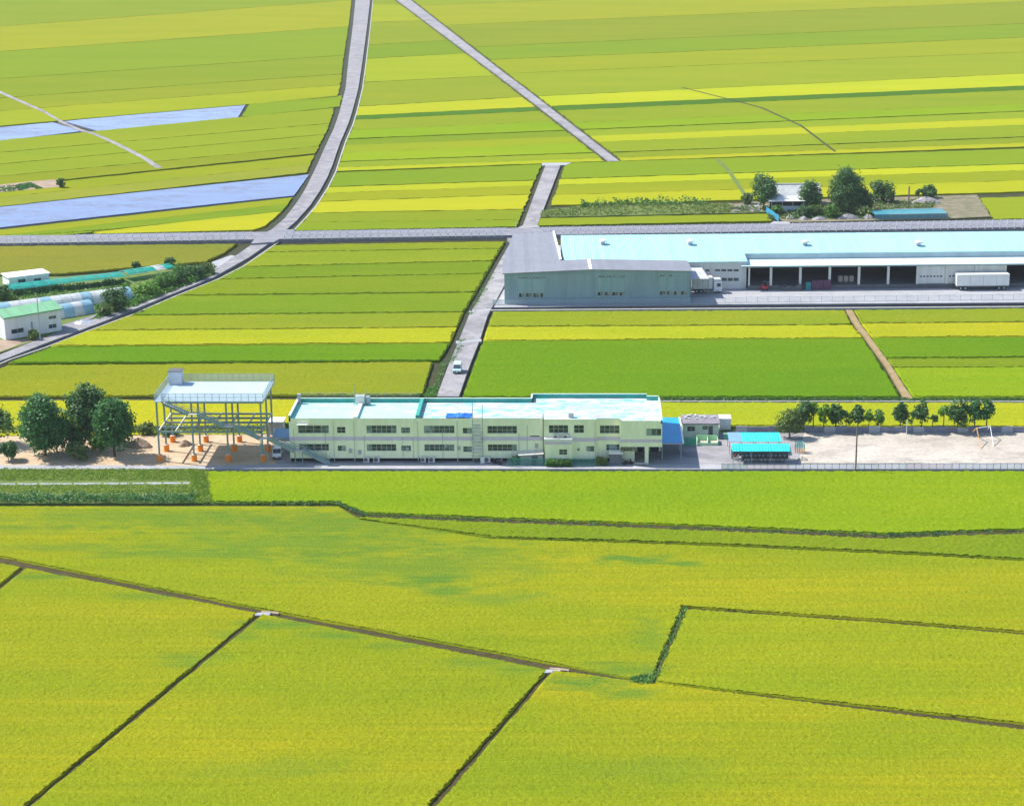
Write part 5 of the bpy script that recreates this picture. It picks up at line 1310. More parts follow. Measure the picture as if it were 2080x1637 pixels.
for k, (px, w_, h_) in enumerate(((1586, 1.4, .8), (1598, 1.0, 1.1), (1607, 1.6, .9), (1618, 1.2, 1.3))):
    q = Wf.at(px, 592); r = thing('equipment_crate', ('low dark crate at the foot of the dock, farthest from the teal stack', 'narrow dark crate between the low one and the wide one at the dock', 'wide dark crate at the dock foot', 'tall dark crate at the dock foot nearest the teal stack')[k], 'crate', Wf.world(q[0], q[1] + .4, .1), Wf.r, 'dark crates at the dock foot')
    MB().box(0, w_, 0, .9, .1, h_).build('body', M_dgrey, r); MB().box(.05, w_ - .05, .1, .8, 0, .099).build('skid', M_pole, r)
q = Wf.at(1548, 592); r = thing('forklift', 'small red forklift at the near end of the dock', 'forklift', Wf.world(q[0], q[1] + .5, .1), Wf.r)
MB().box(0, 1.5, 0, 1.0, .25, 1.0).box(0, .5, .05, .95, 1.003, 1.3).build('body', M_red, r); m = MB()
for x in (.35, 1.3):
    for y in (.06, .94): m.bar((x, y, 1.0), (x, y, 2.05), .06)
m.box(.25, 1.4, 0, 1.0, 2.05, 2.12); m.build('overhead_guard', M_dgrey, r); MB().bar((1.62, .3, .1), (1.62, .3, 2.2), .08).bar((1.62, .7, .1), (1.62, .7, 2.2), .08).bar((1.68, .3, .15), (2.5, .3, .15), .1, .04).bar((1.68, .7, .15), (2.5, .7, .15), .1, .04).build('mast', M_dgrey, r)
for x in (.3, 1.25):
    for y in (-.02, 1.02): MB().tube((x, y - .09, .25), (x, y + .09, .25), .25, n=12).build('wheel', M_black, r)
MB().prism([(xo1 + .3, cyo + dn + .21), (xe, cyo + dn + .21), (xe, cyo + dn + 8), (xo1 + .3, cyo + dn + 8)], 5.6, 5.7).build('ceiling', M_black, dock)  # black like the inner wall, part of the painted interior shade
# roof ventilators
for k, px in enumerate((1224, 1401, 1634, 1864)):
    for it in range(1):
        y = yr - 1.6; xx = Wf.at(px, 489, 8.9)[0]
        yy = Wf.at(px, 493, rz(0, yr - 3) + .1)[1]; z_ = rz(0, yy) + .14
    r = thing('roof_ventilator', ('white roof ventilator nearest the grey roof', 'second white roof ventilator from the grey roof', 'third white roof ventilator from the grey roof', 'white roof ventilator farthest from the grey roof')[k], 'ventilator', Wf.world(xx, yy, z_), Wf.r, 'ventilators along the cyan roof')
    MB().tube((0, 0, -.1), (0, 0, .7), .55, .5, 14).build('neck', M_grey, r); MB().tube((0, 0, .703), (0, 0, 1.05), 1.0, .95, 16).tube((0, 0, 1.053), (0, 0, 1.35), .95, .3, 16).build('cowl', M_white, r)
ra, rb = U(988, 626), U(2450, 613.5); F_ = Frame(ra, math.degrees(math.atan2(rb.y - ra.y, rb.x - ra.x)))
r = thing('retaining_wall', 'low dark retaining wall between the warehouse site and the plots', 'wall', F_.o, F_.r); n = 36; L_ = (rb - ra).length
for i in range(n): MB().box(L_ * i / n, L_ * (i + 1) / n - .03, -.12, 0, -.6, .16).build('wall_panel', M_dgrey, r)
# fence along the front of the warehouse site
y_ = Wf.at(1400, 620.5)[1]
mesh_fence('mesh_fence', 'thin mesh fence in front of the grey warehouse wall', Wf.at(1002, 625)[0], Wf.at(1404, 620)[0], -.9, 1.25, 24, M_steel, M_net, Wf, 'boundary fence of the warehouse site', .1)
mesh_fence('mesh_fence', 'thin post fence along the concrete yard of the loading dock', Wf.at(1408, 619)[0], Wf.at(2320, 610)[0], -.9, 1.25, 42, M_steel, mesh_mat('faint_mesh', (.5, .55, .6), .85), Wf, 'boundary fence of the warehouse site', .1)
r = thing('lane_gate', 'small white gate frame at the lane corner of the warehouse', 'gate', U(1000, 620)); MB().bar((0, 0, 0), (0, 0, 1.4), .08).bar((1.6, 0, 0), (1.6, 0, 1.4), .08).bar((0, 0, 1.35), (1.6, 0, 1.35), .06).bar((0, 0, .4), (1.6, 0, .4), .06).build('frame', M_white, r); MB().face([(.05, 0, .4), (1.55, 0, .4), (1.55, 0, 1.3), (.05, 0, 1.3)]).build('mesh', M_net, r)
# ------------------------------------------------------------------ highway guard rails
M_wrail = paint('white_rail', (.82, .83, .86), .5, .1, .5)
def guard(label, xa, xb, base):
    A, B = U(xa, base(xa), .55), U(xb, base(xb), .55); ln = (B - A).length; rot = math.atan2(B.y - A.y, B.x - A.x); n = max(2, round(ln / 2.05))
    r = thing('guard_rail', label, 'guard rail', (A.x, A.y, .55), rot, 'white guard rails along the highway')
    pm = MB().box(-.1, .1, -.1, .1, -.1, 1.15).mesh('post', M_wrail)
    for i in range(n + 1): o = link('post', pm, r); o.location = (ln * i / n, 0, 0)
    for z in (1.02, .72, .42): MB().box(.065, ln - .065, -.025, .025, z - .03, z + .03).build('rail', M_wrail, r)
    m = MB().face([(0.1, .0, .05), (ln - .1, .0, .05), (ln - .1, .0, 1.0), (0.1, .0, 1.0)]); m.build('mesh_infill', mesh_mat('rail_mesh', (.4, .45, .55), .93) if 'rail_mesh' not in bpy.data.materials else bpy.data.materials['rail_mesh'], r)
fb = lambda x: 482.3 - (x - 300) * .0159; nb_ = lambda x: 491.2 - (x - 300) * .0156
guard('far guard rail west of the gravel mouth, its short first stretch', -150, 77, fb)
guard('far guard rail between the gravel mouth and the curved road', 156, 511, fb)
guard('far guard rail between the curved road and the middle lane', 582, 1028, fb)
guard('far guard rail between the middle lane and the farm drive', 1102, 1573, fb)
guard('far guard rail beyond the farm drive', 1610, 2300, fb)
guard('near guard rail from the frame edge to the curved road', -150, 497, nb_)
guard('near guard rail between the curved road and the lane mouth', 578, 1020, nb_)
guard('near guard rail behind the grey and cyan warehouse roofs', 1066, 1571, nb_)
guard('near guard rail behind the far part of the cyan roof', 1592, 2300, nb_)
for px, lab in ((1048, 'thin white marker post where the middle lane meets the highway'), (1087, 'second white marker post on the other side of the middle lane mouth')):
    r = thing('marker_post', lab, 'marker post', U(px, 461)); MB().tube((0, 0, -.3), (0, 0, 1.5), .07, n=8).build('shaft', M_white, r); MB().tube((0, 0, 1.501), (0, 0, 1.7), .1, n=8).build('cap', M_orange, r)
# ================================================================== TREES AND PLANTS
DK, MD, LT, OL = (M_leafd, M_bark), (M_leafm, M_bark), (M_leafl, M_bark), (M_leafo, M_bark)
M_leaft = leafmat('teal_green_leaves', (0.035, 0.13, 0.048), (0.1, 0.25, 0.07)); TG = (M_leaft, M_bark)
gL = 'trees on the sandy lot'
tree('broad_tree', 'dark broad oval tree on the sandy lot, the bigger of the two at the front', 93, 925, 11.0, 9.6, TG, 1, .08, gL, 'oval', 8500, .27)
tree('broad_tree', 'round dark tree behind the two broad oval trees on the sandy lot', 184, 903, 11.3, 8.8, DK, 2, .16, gL, 'oval', 7000, .27)
tree('broad_tree', 'dark oval tree on a bare trunk next to the dirt pile', 233, 927, 11.0, 8.0, TG, 3, .12, gL, 'oval', 7000, .26)
tree('broad_tree', 'dark tree at the edge of the frame beyond the lot trees', -6, 905, 7.2, 7.6, DK, 4, .1, gL, 'round', 2600, .26)
tree('shrub', 'dark low shrub filling the gap between the broad oval tree and the oval tree', 150, 916, 5.6, 7.2, DK, 5, .03, gL, 'round', 2600, .25)
tree('shrub', 'grey green bush in front of the lot trees by the lane', 160, 933, 3.2, 4.6, OL, 6, .03, gL, 'round', 1700, .22)
tree('shrub', 'dark bush on the lot nearest the frame edge', 18, 936, 3.4, 4.2, DK, 7, .03, gL, 'round', 1600, .22)
tree('shrub', 'mid green bush just before the trunk of the oval tree', 205, 920, 3.6, 4.2, MD, 8, .05, gL, 'round', 1500, .22)
tree('shrub', 'low bush behind the dirt pile', 298, 882, 2.4, 3.2, OL, 9, .03, gL, 'round', 900, .2)
tree('shrub', 'small dark bush at the rear posts of the steel tower', 345, 884, 2.0, 4.0, DK, 10, .03, gL, 'round', 900, .2)
tree('shrub', 'bush against the end wall of the cream building beside its roof corner', 585, 884, 2.8, 2.0, MD, 14, .05, gL, 'round', 500, .2)
gP = 'row of trees behind the playground'
T_ = [('pale olive bushy tree beside the second cyan roof, first of the row', 1603, 890, 5.4, 4.6, OL, .06, 'round', 2200), ('dark tree just behind the olive bushy tree', 1631, 878, 6.1, 3.7, DK, .22, 'round', 2000),
      ('bright green thin-crowned tree after the first dark tree', 1652, 873, 5.2, 2.4, LT, .52, 'round', 700), ('bright green leaning crown before the second dark tree', 1673, 877, 5.3, 2.6, LT, .25, 'round', 1000),
      ('second dark tree of the row, tall and oval', 1697, 877, 5.4, 3.1, DK, .2, 'oval', 1700), ('small sparse tree in the shade of the second dark tree', 1719, 877, 3.9, 1.9, MD, .35, 'thin', 420),
      ('third dark tree of the row, near the tall utility pole', 1742, 877, 5.1, 2.6, DK, .24, 'oval', 1500), ('small light tree just past the tall utility pole', 1764, 873, 3.7, 2.0, LT, .32, 'round', 600),
      ('narrow slanting dark tree before the gap in the row', 1784, 876, 4.1, 2.0, MD, .25, 'oval', 700), ('dark tree beside the thin white pole, just past the gap in the row', 1828, 877, 5.5, 2.9, DK, .26, 'oval', 1700),
      ('spindly sapling next to the tree past the gap', 1851, 872, 3.0, 1.2, MD, .3, 'thin', 220), ('wavy dark tree between the two spindly saplings', 1871, 877, 5.8, 2.9, DK, .22, 'round', 1600),
      ('spindly sapling with few leaves before the pale round crown', 1893, 877, 3.7, 1.7, MD, .45, 'thin', 280), ('pale round crown on a bare trunk before the big dark tree', 1916, 877, 5.0, 2.0, LT, .5, 'round', 700),
      ('biggest dark tree of the row near its far end', 1944, 878, 6.2, 4.3, DK, .14, 'round', 2600), ('mid green tree touching the biggest dark tree', 1979, 877, 6.0, 3.4, TG, .24, 'round', 1700), ('last tree of the row beside the swing', 2003, 877, 6.3, 2.8, TG, .3, 'round', 1500)]
for i, (lab, x, y, h, w_, mt, bs, sh, n) in enumerate(T_): tree('yard_tree', lab, x, y, h * 1.02, w_ * 1.1, mt, 40 + i, bs + .03, gP, sh, int(n * 1.3), .19, lean=.03 if 'leaning' in lab or 'slanting' in lab else 0)
gR = 'trees round the far farmhouse'
for i, (nm, lab, x, y, h, w_, mt, bs, sh, n) in enumerate([('broad_tree', 'dark tree at the corner of the white shed roof', 1551, 425, 10.0, 7.6, DK, .08, 'round', 2800), ('broad_tree', 'mid dark tree in front of the grey tiled roof', 1644, 429, 8.6, 6.2, DK, .08, 'oval', 2600),
        ('broad_tree', 'largest dark domed tree beyond the tiled house', 1718, 431, 12.3, 9.5, DK, .03, 'oval', 6000), ('broad_tree', 'dark skirt of a tree beside the largest domed tree', 1752, 430, 6.6, 5.6, DK, .03, 'round', 2000), ('broad_tree', 'small round dark tree beside the two dark drums', 1789, 411, 5.9, 6.3, DK, .05, 'round', 2000),
        ('shrub', 'bush before the wall of the white roofed shed', 1578, 436, 2.6, 3.2, MD, .03, 'round', 800), ('shrub', 'bush between the shed and the mid dark tree', 1636, 441, 2.8, 4.2, DK, .03, 'round', 900), ('shrub', 'light bush below the mid dark tree', 1652, 439, 3.0, 3.6, OL, .03, 'round', 900),
        ('shrub', 'bush at the foot of the largest domed tree', 1686, 441, 3.4, 4.6, MD, .03, 'round', 1000), ('shrub', 'low shrub in front of the blue tarpaulin', 1760, 440, 2.4, 4.6, OL, .03, 'round', 900), ('shrub', 'sapling by the brown pole', 1866, 404, 2.6, 2.0, DK, .2, 'thin', 300),
        ('shrub', 'dark bush beyond the brown pole at the field edge', 1888, 402, 3.4, 4.4, DK, .04, 'round', 1000), ('shrub', 'brown green shrub by the grass track before the corner tree', 1516, 414, 3.0, 3.4, OL, .04, 'round', 800)]):
    tree(nm, lab, x, y, h * 1.04, w_ * 1.3, mt, 70 + i, bs, gR, sh, int(n * 1.5), .29)
gF = 'trees and bushes of the roadside farm'
for i, (nm, lab, x, y, h, w_, mt, bs, sh, n) in enumerate([('round_tree', 'round dark tree at the end of the striped tunnels', 234, 632, 4.8, 5.6, DK, .06, 'round', 2400), ('shrub', 'bush at the end of the green net house', 372, 562, 3.0, 5.0, MD, .03, 'round', 1200), ('shrub', 'dark bush beside the road by the bushy strip', 396, 566, 3.2, 5.6, DK, .03, 'round', 1400),
        ('shrub', 'bush nearest the gravel lay-by', 420, 556, 2.6, 4.4, OL, .03, 'round', 900), ('shrub', 'light bush between the tunnel end and the road', 300, 600, 2.8, 6.0, LT, .03, 'round', 1400), ('shrub', 'mid green bush along the road past the light bush', 335, 586, 3.0, 6.0, MD, .03, 'round', 1400), ('shrub', 'dark bush in the middle of the roadside strip', 362, 578, 3.0, 4.6, DK, .03, 'round', 1200),
        ('shrub', 'olive bush below the round dark tree', 214, 641, 2.6, 3.4, OL, .03, 'round', 800), ('shrub', 'bush before the wall of the green roofed house', 68, 690, 2.2, 2.6, OL, .03, 'round', 600), ('shrub', 'bush behind the green net house at the field edge', 276, 549, 2.2, 2.4, DK, .03, 'round', 500), ('shrub', 'dark bush behind the far end of the net house', 344, 545, 2.6, 3.2, DK, .03, 'round', 700),
        ('shrub', 'dark bushes at the frame edge beside the white flat roofed house', 6, 608, 3.4, 5.0, DK, .03, 'round', 1200), ('garden_tree', 'small dark tree at the end of the vegetable garden', 124, 381, 2.7, 2.6, DK, .03, 'oval', 700)]):
    tree(nm, lab, x, y, h * 1.05, w_ * 1.15, mt, 90 + i, bs, gF, sh, int(n * 1.2), .24)
# ground cover nobody could count
def px_quads(top, bot):
    return [(U(*a), U(*b), U(*d), U(*c)) for (a, b), (c, d) in zip(zip(top, top[1:]), zip(bot, bot[1:]))]
def weeds(name, top, bot, mat, h, n, s, seed): tag(scrub(name, px_quads(top, bot), mat, h, n, s, seed), kind='stuff')
leafmat('scrub_grass', (.14, .22, .04), (.27, .3, .1))
weeds('weeds', [(1098, 431), (1190, 418), (1300, 413), (1420, 413), (1480, 414)], [(1096, 440), (1190, 438), (1300, 436), (1420, 434), (1480, 432)], bpy.data.materials['scrub_grass'], .6, 1100, .26, 1)
weeds('weeds', [(1180, 417), (1300, 412), (1440, 410)], [(1180, 422), (1300, 418), (1440, 416)], M_leafm, 1.9, 330, .3, 2)
weeds('weeds', [(1480, 418), (1560, 420)], [(1480, 431), (1560, 431)], M_leafo, .6, 150, .25, 3)
weeds('weeds', [(-300, 951), (400, 953)], [(-300, 975), (395, 975)], leafmat('grass_blades', (.15, .26, .02), (.24, .34, .03)), .2, 5200, .1, 4)
weeds('weeds', [(-300, 1006), (400, 1007)], [(-300, 1021), (395, 1021)], M_leaft, 1.0, 1900, .15, 5)
weeds('weeds', [(-300, 986), (400, 984)], [(-300, 1000), (395, 1000)], leafmat('grass_blades_pale', (.16, .27, .02), (.28, .36, .04)), .18, 2600, .1, 6)
weeds('weeds', [(384, 955), (420, 955)], [(396, 1022), (430, 1022)], bpy.data.materials['grass_blades'], .3, 1000, .11, 7)
weeds('weeds', [(420, 1018), (680, 1018), (740, 1042), (1000, 1052), (1500, 1072), (1800, 1084), (1935, 1079), (2400, 1066)], [(420, 1026), (690, 1026), (745, 1050), (1000, 1060), (1500, 1080), (1800, 1092), (1935, 1087), (2400, 1074)], M_leafd, .2, 1000, .12, 8)
weeds('weeds', [(1388, 1232), (1322, 1386)], [(1398, 1232), (1332, 1386)], M_leafm, .25, 130, .12, 9)
weeds('weeds', [(1285, 1376), (1324, 1372)], [(1285, 1384), (1324, 1388)], M_leafm, .6, 200, .14, 10)
weeds('weeds', [(-300, 868), (300, 866), (590, 868)], [(-300, 884), (300, 880), (590, 878)], M_leafo, .5, 1500, .18, 11)
weeds('weeds', [(590, 868), (1500, 869), (2300, 868)], [(590, 877), (1500, 877), (2300, 876)], M_leafo, .35, 800, .16, 12)
weeds('weeds', [(930, 810), (1500, 810), (2300, 811)], [(930, 814), (1500, 814), (2300, 815)], M_leafd, .3, 2000, .18, 13)
weeds('weeds', [(272, 600), (350, 572), (430, 545)], [(272, 624), (346, 594), (432, 560)], M_leafm, 1.2, 1500, .24, 14)
weeds('weeds', [(-50, 600), (200, 590), (260, 580)], [(-50, 612), (200, 606), (262, 590)], M_leafm, .8, 700, .22, 15)
weeds('weeds', [(24, 596), (250, 570)], [(24, 603), (256, 577)], M_leafd, .9, 700, .22, 30)  # dark leaves added to imitate the shade under the net house
weeds('weeds', [(195, 620), (275, 608)], [(195, 650), (275, 622)], M_leafm, .7, 500, .22, 16)
weeds('weeds', [(1560, 426), (1900, 406)], [(1560, 446), (1900, 428)], M_leafo, .8, 1500, .25, 17)
weeds('weeds', [(1600, 436), (1770, 434)], [(1600, 446), (1770, 444)], M_leafd, .8, 500, .25, 18)
weeds('weeds', [(870, 790), (884, 790)], [(862, 806), (886, 806)], M_leafm, .4, 200, .18, 19)
for k, (a, b, c, d) in enumerate((((921, 740), (946, 690), (10, 0), .5), ((905, 735), (885, 800), (6, 0), .5), ((960, 640), (1006, 556), (8, 0), .6))):
    weeds('weeds', [(a[0] - c[0], a[1]), (b[0] - c[0], b[1])], [a, b], M_leafm, d * .5, 90, .15, 20 + k)
weeds('weeds', [(-60, 384), (30, 378), (52, 374)], [(-60, 396), (40, 388), (60, 383)], M_leaft, .4, 400, .25, 24)
weeds('weeds', [(48, 375), (62, 373)], [(74, 384), (86, 383)], M_leaft, .4, 150, .25, 25)

# ================================================================== ROADSIDE FARM
def F2(p0, p1, z=0.0):
    a, b = U(*p0, z), U(*p1, z); return Frame(Vector((a.x, a.y, 0)), math.degrees(math.atan2(b.y - a.y, b.x - a.x))), (b - a).length
M_farmw = paint('farm_wall', (.8, .8, .8), .7, .14, .6, streak=True)
M_groof2 = corrugated('green_metal_roof', (.22, .5, .27), 0, .5, .5, .12, .04)
F, ln = F2((12, 691), (126, 671)); dp = 6.6; zt = F.Z(12, 645); zr_ = zt + 1.1
r = thing('farm_house', 'white two-storey farm house with light green gable roof beside the curved road', 'house', F.o, F.r)
hs = [hole(F, q, 0) for q in ((23, 48.5, 667.5, 677), (99, 114, 641.5, 648), (99, 115, 658.5, 667))]
m = MB().wall(0, ln, 0, zt, 0, hs)
m.face([(0, dp, 0), (0, 0, 0), (0, 0, zt), (0, dp / 2, zr_), (0, dp, zt)]); m.face([(ln, 0, 0), (ln, dp, 0), (ln, dp, zt), (ln, dp / 2, zr_), (ln, 0, zt)]); m.face([(ln, dp, 0), (0, dp, 0), (0, dp, zt), (ln, dp, zt)])
m.build('wall', M_farmw, r)
for q, n in (((23, 48.5, 667.5, 677), 2), ((99, 114, 641.5, 648), 2), ((99, 115, 658.5, 667), 2)): window(r, F, q, 0, n, mid=False)
sl = lambda x, y: zt + (zr_ - zt) * (1 - abs(y - dp / 2) / (dp / 2))
m = MB()
m.prism([(-.35, -.4), (ln + .35, -.4), (ln + .35, dp / 2), (-.35, dp / 2)], lambda x, y: sl(x, y) + .01, lambda x, y: sl(x, y) + .13); m.prism([(-.35, dp / 2), (ln + .35, dp / 2), (ln + .35, dp + .4), (-.35, dp + .4)], lambda x, y: sl(x, y) + .01, lambda x, y: sl(x, y) + .13)
rf = m.build('roof', M_groof2, r); MB().box(-.36, ln + .36, -.48, -.403, zt - .2, zt + .02).build('gutter', paint('green_trim', (.08, .32, .14), .5), rf)
x = F.X(65, 665); MB().tube((x, -.08, 0), (x, -.08, 3), .08, n=8).build('downpipe', M_dgrey, r)
a = U(17.3, 566, 3.0); b = U(101.5, 556, 3.0); F = Frame(Vector((a.x, a.y, 0)), math.degrees(math.atan2(b.y - a.y, b.x - a.x))); ln = (b - a).length
r = thing('farm_outbuilding', 'white flat roofed outbuilding beside the green net house', 'outbuilding', F.o, F.r)
hs = [hole(F, q, .3) for q in ((36.5, 52, 567, 576), (69, 84, 565.5, 573))]
m = MB().wall(.2, ln - .2, 0, 2.98, .3, hs); m.face([(ln - .2, .3, 0), (ln - .2, 5.6, 0), (ln - .2, 5.6, 2.98), (ln - .2, .3, 2.98)]); m.face([(.2, 5.6, 0), (.2, .3, 0), (.2, .3, 2.98), (.2, 5.6, 2.98)]); m.face([(ln - .2, 5.6, 0), (.2, 5.6, 0), (.2, 5.6, 2.98), (ln - .2, 5.6, 2.98)])
m.build('wall', M_farmw, r); MB().box(-.1, ln + .1, 0, 5.9, 2.983, 3.2).build('roof', M_white, r)
window(r, F, (36.5, 52, 567, 576), .3, 2, mid=False); window(r, F, (69, 84, 565.5, 573), .3, 2, mid=False)
def tunnel(name, label, p0, p1, wd, ht, mats, a0=0.0, a1=math.pi, seg=2.3, hoop=M_steel, ends=True, sag=0, pw=.8):
    F, ln = F2(p0, p1); r = thing(name, label, 'greenhouse', F.o, F.r); n = max(2, round(ln / seg)); k = 12
    pt = lambda a, q=1.0: (wd / 2 - wd / 2 * math.cos(a) * q, ht * max(0, math.sin(a)) ** pw * q)
    for i in range(n):
        x0, x1 = ln * i / n, ln * (i + 1) / n - .01; m = MB()
        for j in range(k):
            t0, t1 = a0 + (a1 - a0) * j / k, a0 + (a1 - a0) * (j + 1) / k; (y0, z0), (y1, z1) = pt(t0), pt(t1)
            dz = -sag * math.sin(j * 1.7 + i * 2.1)
            m.face([(x0, y0, z0), (x1, y0, z0 + dz * .3), (x1, y1, z1 + dz * .3), (x0, y1, z1)])
        o = m.build('cover', mats[i % len(mats)], r)
        m = MB()
        for j in range(k):
            t0, t1 = math.pi * j / k, math.pi * (j + 1) / k; (y0, z0), (y1, z1) = pt(t0, 1.015), pt(t1, 1.015); m.bar((x0, y0, z0), (x0, y1, z1), .05)
        m.build('hoop', hoop, o)
    if ends:
        for x in (0.02, ln - .02):
            m = MB(); m.face([(x, *pt(math.pi * j / k, .99)) for j in range(k + 1)]); m.build('end_panel', mats[0], r)
    return r, F, ln
def film(name, col, tr_):
    m, t, b = nmat(name); p = position(t)
    c = mixc(t, maprange(t, noise(t, p, .8, 4), .35, .65, 0, 1), col, tuple(x * .8 for x in col)); t.links.new(c, b.inputs['Base Color']); b.inputs['Roughness'].default_value = .35
    tl = N(t, 'BsdfTranslucent'); t.links.new(c, tl.inputs['Color']); mx = N(t, 'MixShader'); mx.inputs[0].default_value = tr_
    t.links.new(b.outputs[0], mx.inputs[1]); t.links.new(tl.outputs[0], mx.inputs[2]); t.links.new(mx.outputs[0], t.nodes['Material Output'].inputs['Surface']); return m
M_fw, M_fb, M_fn = film('white_film', (.82, .84, .86), .35), film('blue_film', (.4, .66, .82), .35), film('teal_net', (.02, .5, .4), .35)
tunnel('net_house', 'long low teal net house behind the striped tunnels', (22, 604), (258, 577), 6.2, 2.3, [M_fn], .55, 2.6, 3.0, ends=False, sag=.35, pw=.42)
tunnel('net_house', 'short teal net house at the far end, next to the bushes', (264, 573), (358, 558), 5.8, 2.2, [M_fn, M_fn, M_fn, M_fw], .55, 2.6, 2.6, ends=False, sag=.3, pw=.42)
tunnel('film_tunnel', 'long white and blue striped film tunnel ending at the round tree', (4, 645), (271, 610), 5.4, 2.7, [M_fb, M_fw, M_fw, M_fw])
tunnel('film_tunnel', 'shorter striped film tunnel behind the green roofed house', (112, 650), (193, 636), 4.6, 2.7, [M_fw, M_fb, M_fw, M_fb])
pole('tall slim pole beside the green roofed house', 82, 692, 602, .13, M_grey, 0)
t = heap('plastic_sheet', 'crumpled silver plastic sheet by the curved road below the tunnels', 170, 656, 5.0, 2.6, .5, paint('silver_sheet', (.6, .64, .7), .25, .3, 1.5, metal=.4), 5, 'plastic sheet')
# ================================================================== FAR FARM
M_tile = paint('pale_roof_tiles', (.6, .62, .61), .7, .2, .6, stain=(.42, .44, .43))
F = Frame(U(1567, 431), 3.0); ln = F.X(1632, 420); zt = F.Z(1600, 409)
r = thing('open_shed', 'open shed with bright white roof in front of the tiled farmhouse', 'shed', F.o, F.r)
MB().box(0, ln, 0, .12, 0, 1.7).build('front_wall', paint('blue_grey_sheet', (.6, .68, .7), .6, .15, .5), r); MB().box(0, ln, 4.6, 4.7, 0, zt - .1).build('back_wall', M_dgrey, r)
for i in range(4): MB().box(ln * i / 3 - .06, ln * i / 3 + .06, -.15, -.03, 0, zt - .003).build('post', M_offw, r)
MB().prism([(-.8, -.6), (ln + .4, -.6), (ln + .4, 5.0), (-.8, 5.0)], lambda x, y: zt + .08 * (y + .6), lambda x, y: zt + .12 + .08 * (y + .6)).build('roof', M_white, r)
F3 = Frame(F.world(.5, 7.0), 3.0); l3 = F3.X(1670, 415); ze3, zr3 = 3.1, 5.7; d3 = 9.5
r = thing('tiled_farmhouse', 'farmhouse with broad pale tiled roof between the dark trees', 'house', F3.o, F3.r)
MB().box(.5, l3 - .5, .5, d3 - .5, 0, ze3).build('wall', M_farmw, r)
s3 = lambda x, y: ze3 + (zr3 - ze3) * (1 - abs(y - d3 / 2) / (d3 / 2))
rf = MB().prism([(0, 0), (l3, 0), (l3, d3 / 2), (0, d3 / 2)], lambda x, y: s3(x, y), lambda x, y: s3(x, y) + .15).prism([(0, d3 / 2), (l3, d3 / 2), (l3, d3), (0, d3)], lambda x, y: s3(x, y), lambda x, y: s3(x, y) + .15).build('roof', M_tile, r)
nr = 14
for i in range(nr):
    y = d3 / 2 * i / nr; 
    MB().box(0.02, l3 - .02, y, y + .1, s3(0, y) + .16, s3(0, y) + .2).build('tile_course', M_tile, rf)
MB().box(0, l3, d3 / 2 - .2, d3 / 2 + .2, zr3 + .16, zr3 + .42).build('ridge', M_offw, rf)
for k, (x, lab) in enumerate(((1809.5, 'dark upright drum beside the small round tree'), (1814.5, 'second dark drum, on the side away from the round tree'))):
    L = U(x, 410); r = thing('storage_drum', lab, 'drum', L, 0, 'pair of dark drums at the far farm'); MB().tube((0, 0, 0), (0, 0, 3.1), .34, n=12).build('shell', M_dgrey, r); MB().tube((0, 0, 3.101), (0, 0, 3.3), .36, .1, n=12).build('lid', M_grey, r)
pole('brown wooden pole standing at the far farm', 1845, 424, 379, .28, M_pole)
F, ln = F2((1556, 432), (1581, 450)); r = thing('sheet_fence', 'bright blue sheet fence at the corner of the far farm by the highway', 'fence', F.o, F.r); n = 8
for i in range(n): MB().box(ln * i / n, ln * (i + 1) / n - .04, 0, .05, 0, 1.7).build('panel', paint('blue_panel', (.04, .3, .5), .5) if 'blue_panel' not in bpy.data.materials else bpy.data.materials['blue_panel'], r)
for i in range(n + 1): MB().box(ln * i / n - .05, ln * i / n + .05, .055, .15, 0, 1.6).build('post', M_steel, r)
F, ln = F2((1777, 447), (1925, 444)); r = thing('net_cage', 'low blue green net cage beside the highway at the far farm', 'net cage', F.o, F.r)
M_bnet = mesh_mat('blue_green_net', (.05, .3, .38), .25); n = 9; dp = 7
for i in range(n):
    a, b = ln * i / n, ln * (i + 1) / n - .02; m = MB(); m.face([(a, 0, .1), (b, 0, .1), (b, 0, 1.5), (a, 0, 1.5)]); m.face([(a, 0, 1.5), (b, 0, 1.5), (b, dp, 1.5), (a, dp, 1.5)]); m.build('net', M_bnet, r)
for i in range(n + 1):
    for y in (0, dp): MB().box(ln * i / n - .04, ln * i / n + .04, y - .04, y + .04, 0, 1.52).build('post', M_steel, r)
MB().bar((ln * .35, dp, 1.58), (ln, dp, 1.58), .12).build('rail', M_white, r)
t = heap('tarpaulin', 'dark blue tarpaulin heap under the largest domed tree', 1721, 432, 4.2, 3.0, 1.4, paint('dark_blue_tarp', (.02, .1, .26), .5, .2, 1.0), 4, 'tarpaulin')
rnd = random.Random(31)
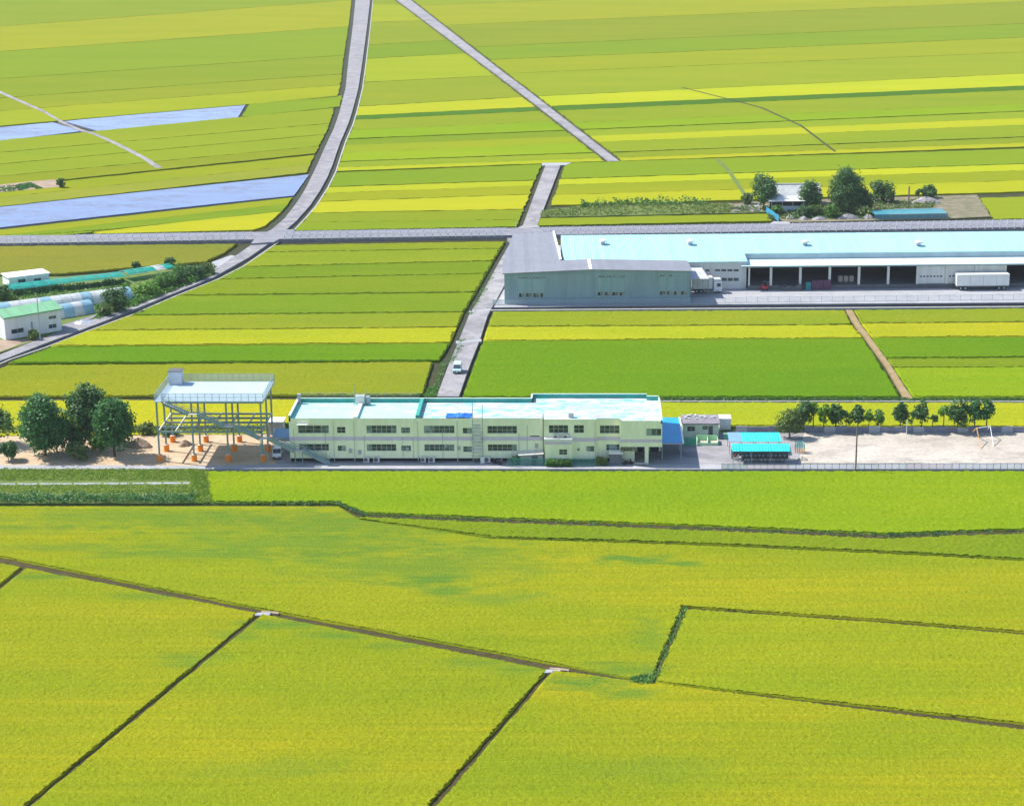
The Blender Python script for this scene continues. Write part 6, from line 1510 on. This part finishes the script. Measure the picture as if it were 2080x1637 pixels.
labs = ['pale rubble heap beside the highway below the shed', 'second rubble heap along the highway, by the light bush', 'grey rubble heap under the mid dark tree', 'broad rubble heap before the largest domed tree', 'brown scrap heap beyond the brown pole', 'light rubble heap next to the net cage']
for k, (x, y, w_, d_, h) in enumerate(((1605, 444, 3.0, 2.0, .9), (1632, 446, 3.4, 2.0, .9), (1664, 446, 4.6, 2.2, .8), (1722, 444, 6.0, 2.6, 1.2), (1880, 412, 8.0, 5.0, 1.6), (1764, 444, 3.0, 2.0, 1.1))):
    heap('rubble_heap', labs[k], x, y, w_, d_, h, paint('rubble', (.38, .36, .36), .9, .3, 1.4, stain=(.25, .2, .2)) if 'rubble' not in bpy.data.materials else bpy.data.materials['rubble'], 10 + k, 'rubble heap')
slab('farm_drive', [U(1556, 459), U(1572, 450), U(1602, 451), U(1610, 459)], -.5, .05, M_conc_w, None, .1)
slab('bare_patch', [U(1484, 428), U(1500, 418), U(1545, 414), U(1552, 430)], -.3, .02, M_conc, None, .3)
# pale concrete sluice aprons beside the long ditch
for x, y in ((533, 1247), (1121, 1363)):
    L = U(x, y); slab('sluice_apron', [L + Vector((-1.0, -.5, 0)), L + Vector((1.0, -.45, 0)), L + Vector((1.1, .5, 0)), L + Vector((-.8, .55, 0))], -.5, .04, M_conc_w, None, .12, .5)
    slab('bare_patch', [L + Vector((-.3, .6, 0)), L + Vector((2.2, .1, 0)), L + Vector((2.2, .7, 0)), L + Vector((-.3, 1.3, 0))], -.5, .02, M_dirt, None, .12, .5)
# ------------------------------------------------------------------ summer haze in the air over the plain
hz = bpy.data.materials.new('haze_air'); hz.use_nodes = True; t = hz.node_tree; t.nodes.clear()
vo = t.nodes.new('ShaderNodeVolumePrincipled'); out = t.nodes.new('ShaderNodeOutputMaterial')
vo.inputs['Color'].default_value = (0.9, 0.95, 1.0, 1); vo.inputs['Density'].default_value = 0.00006; vo.inputs['Anisotropy'].default_value = 0.0
t.links.new(vo.outputs[0], out.inputs['Volume'])
tag(MB().box(-9400, 9400, -3400, 12400, -1.6, H + 6).build('haze', hz), kind='stuff')
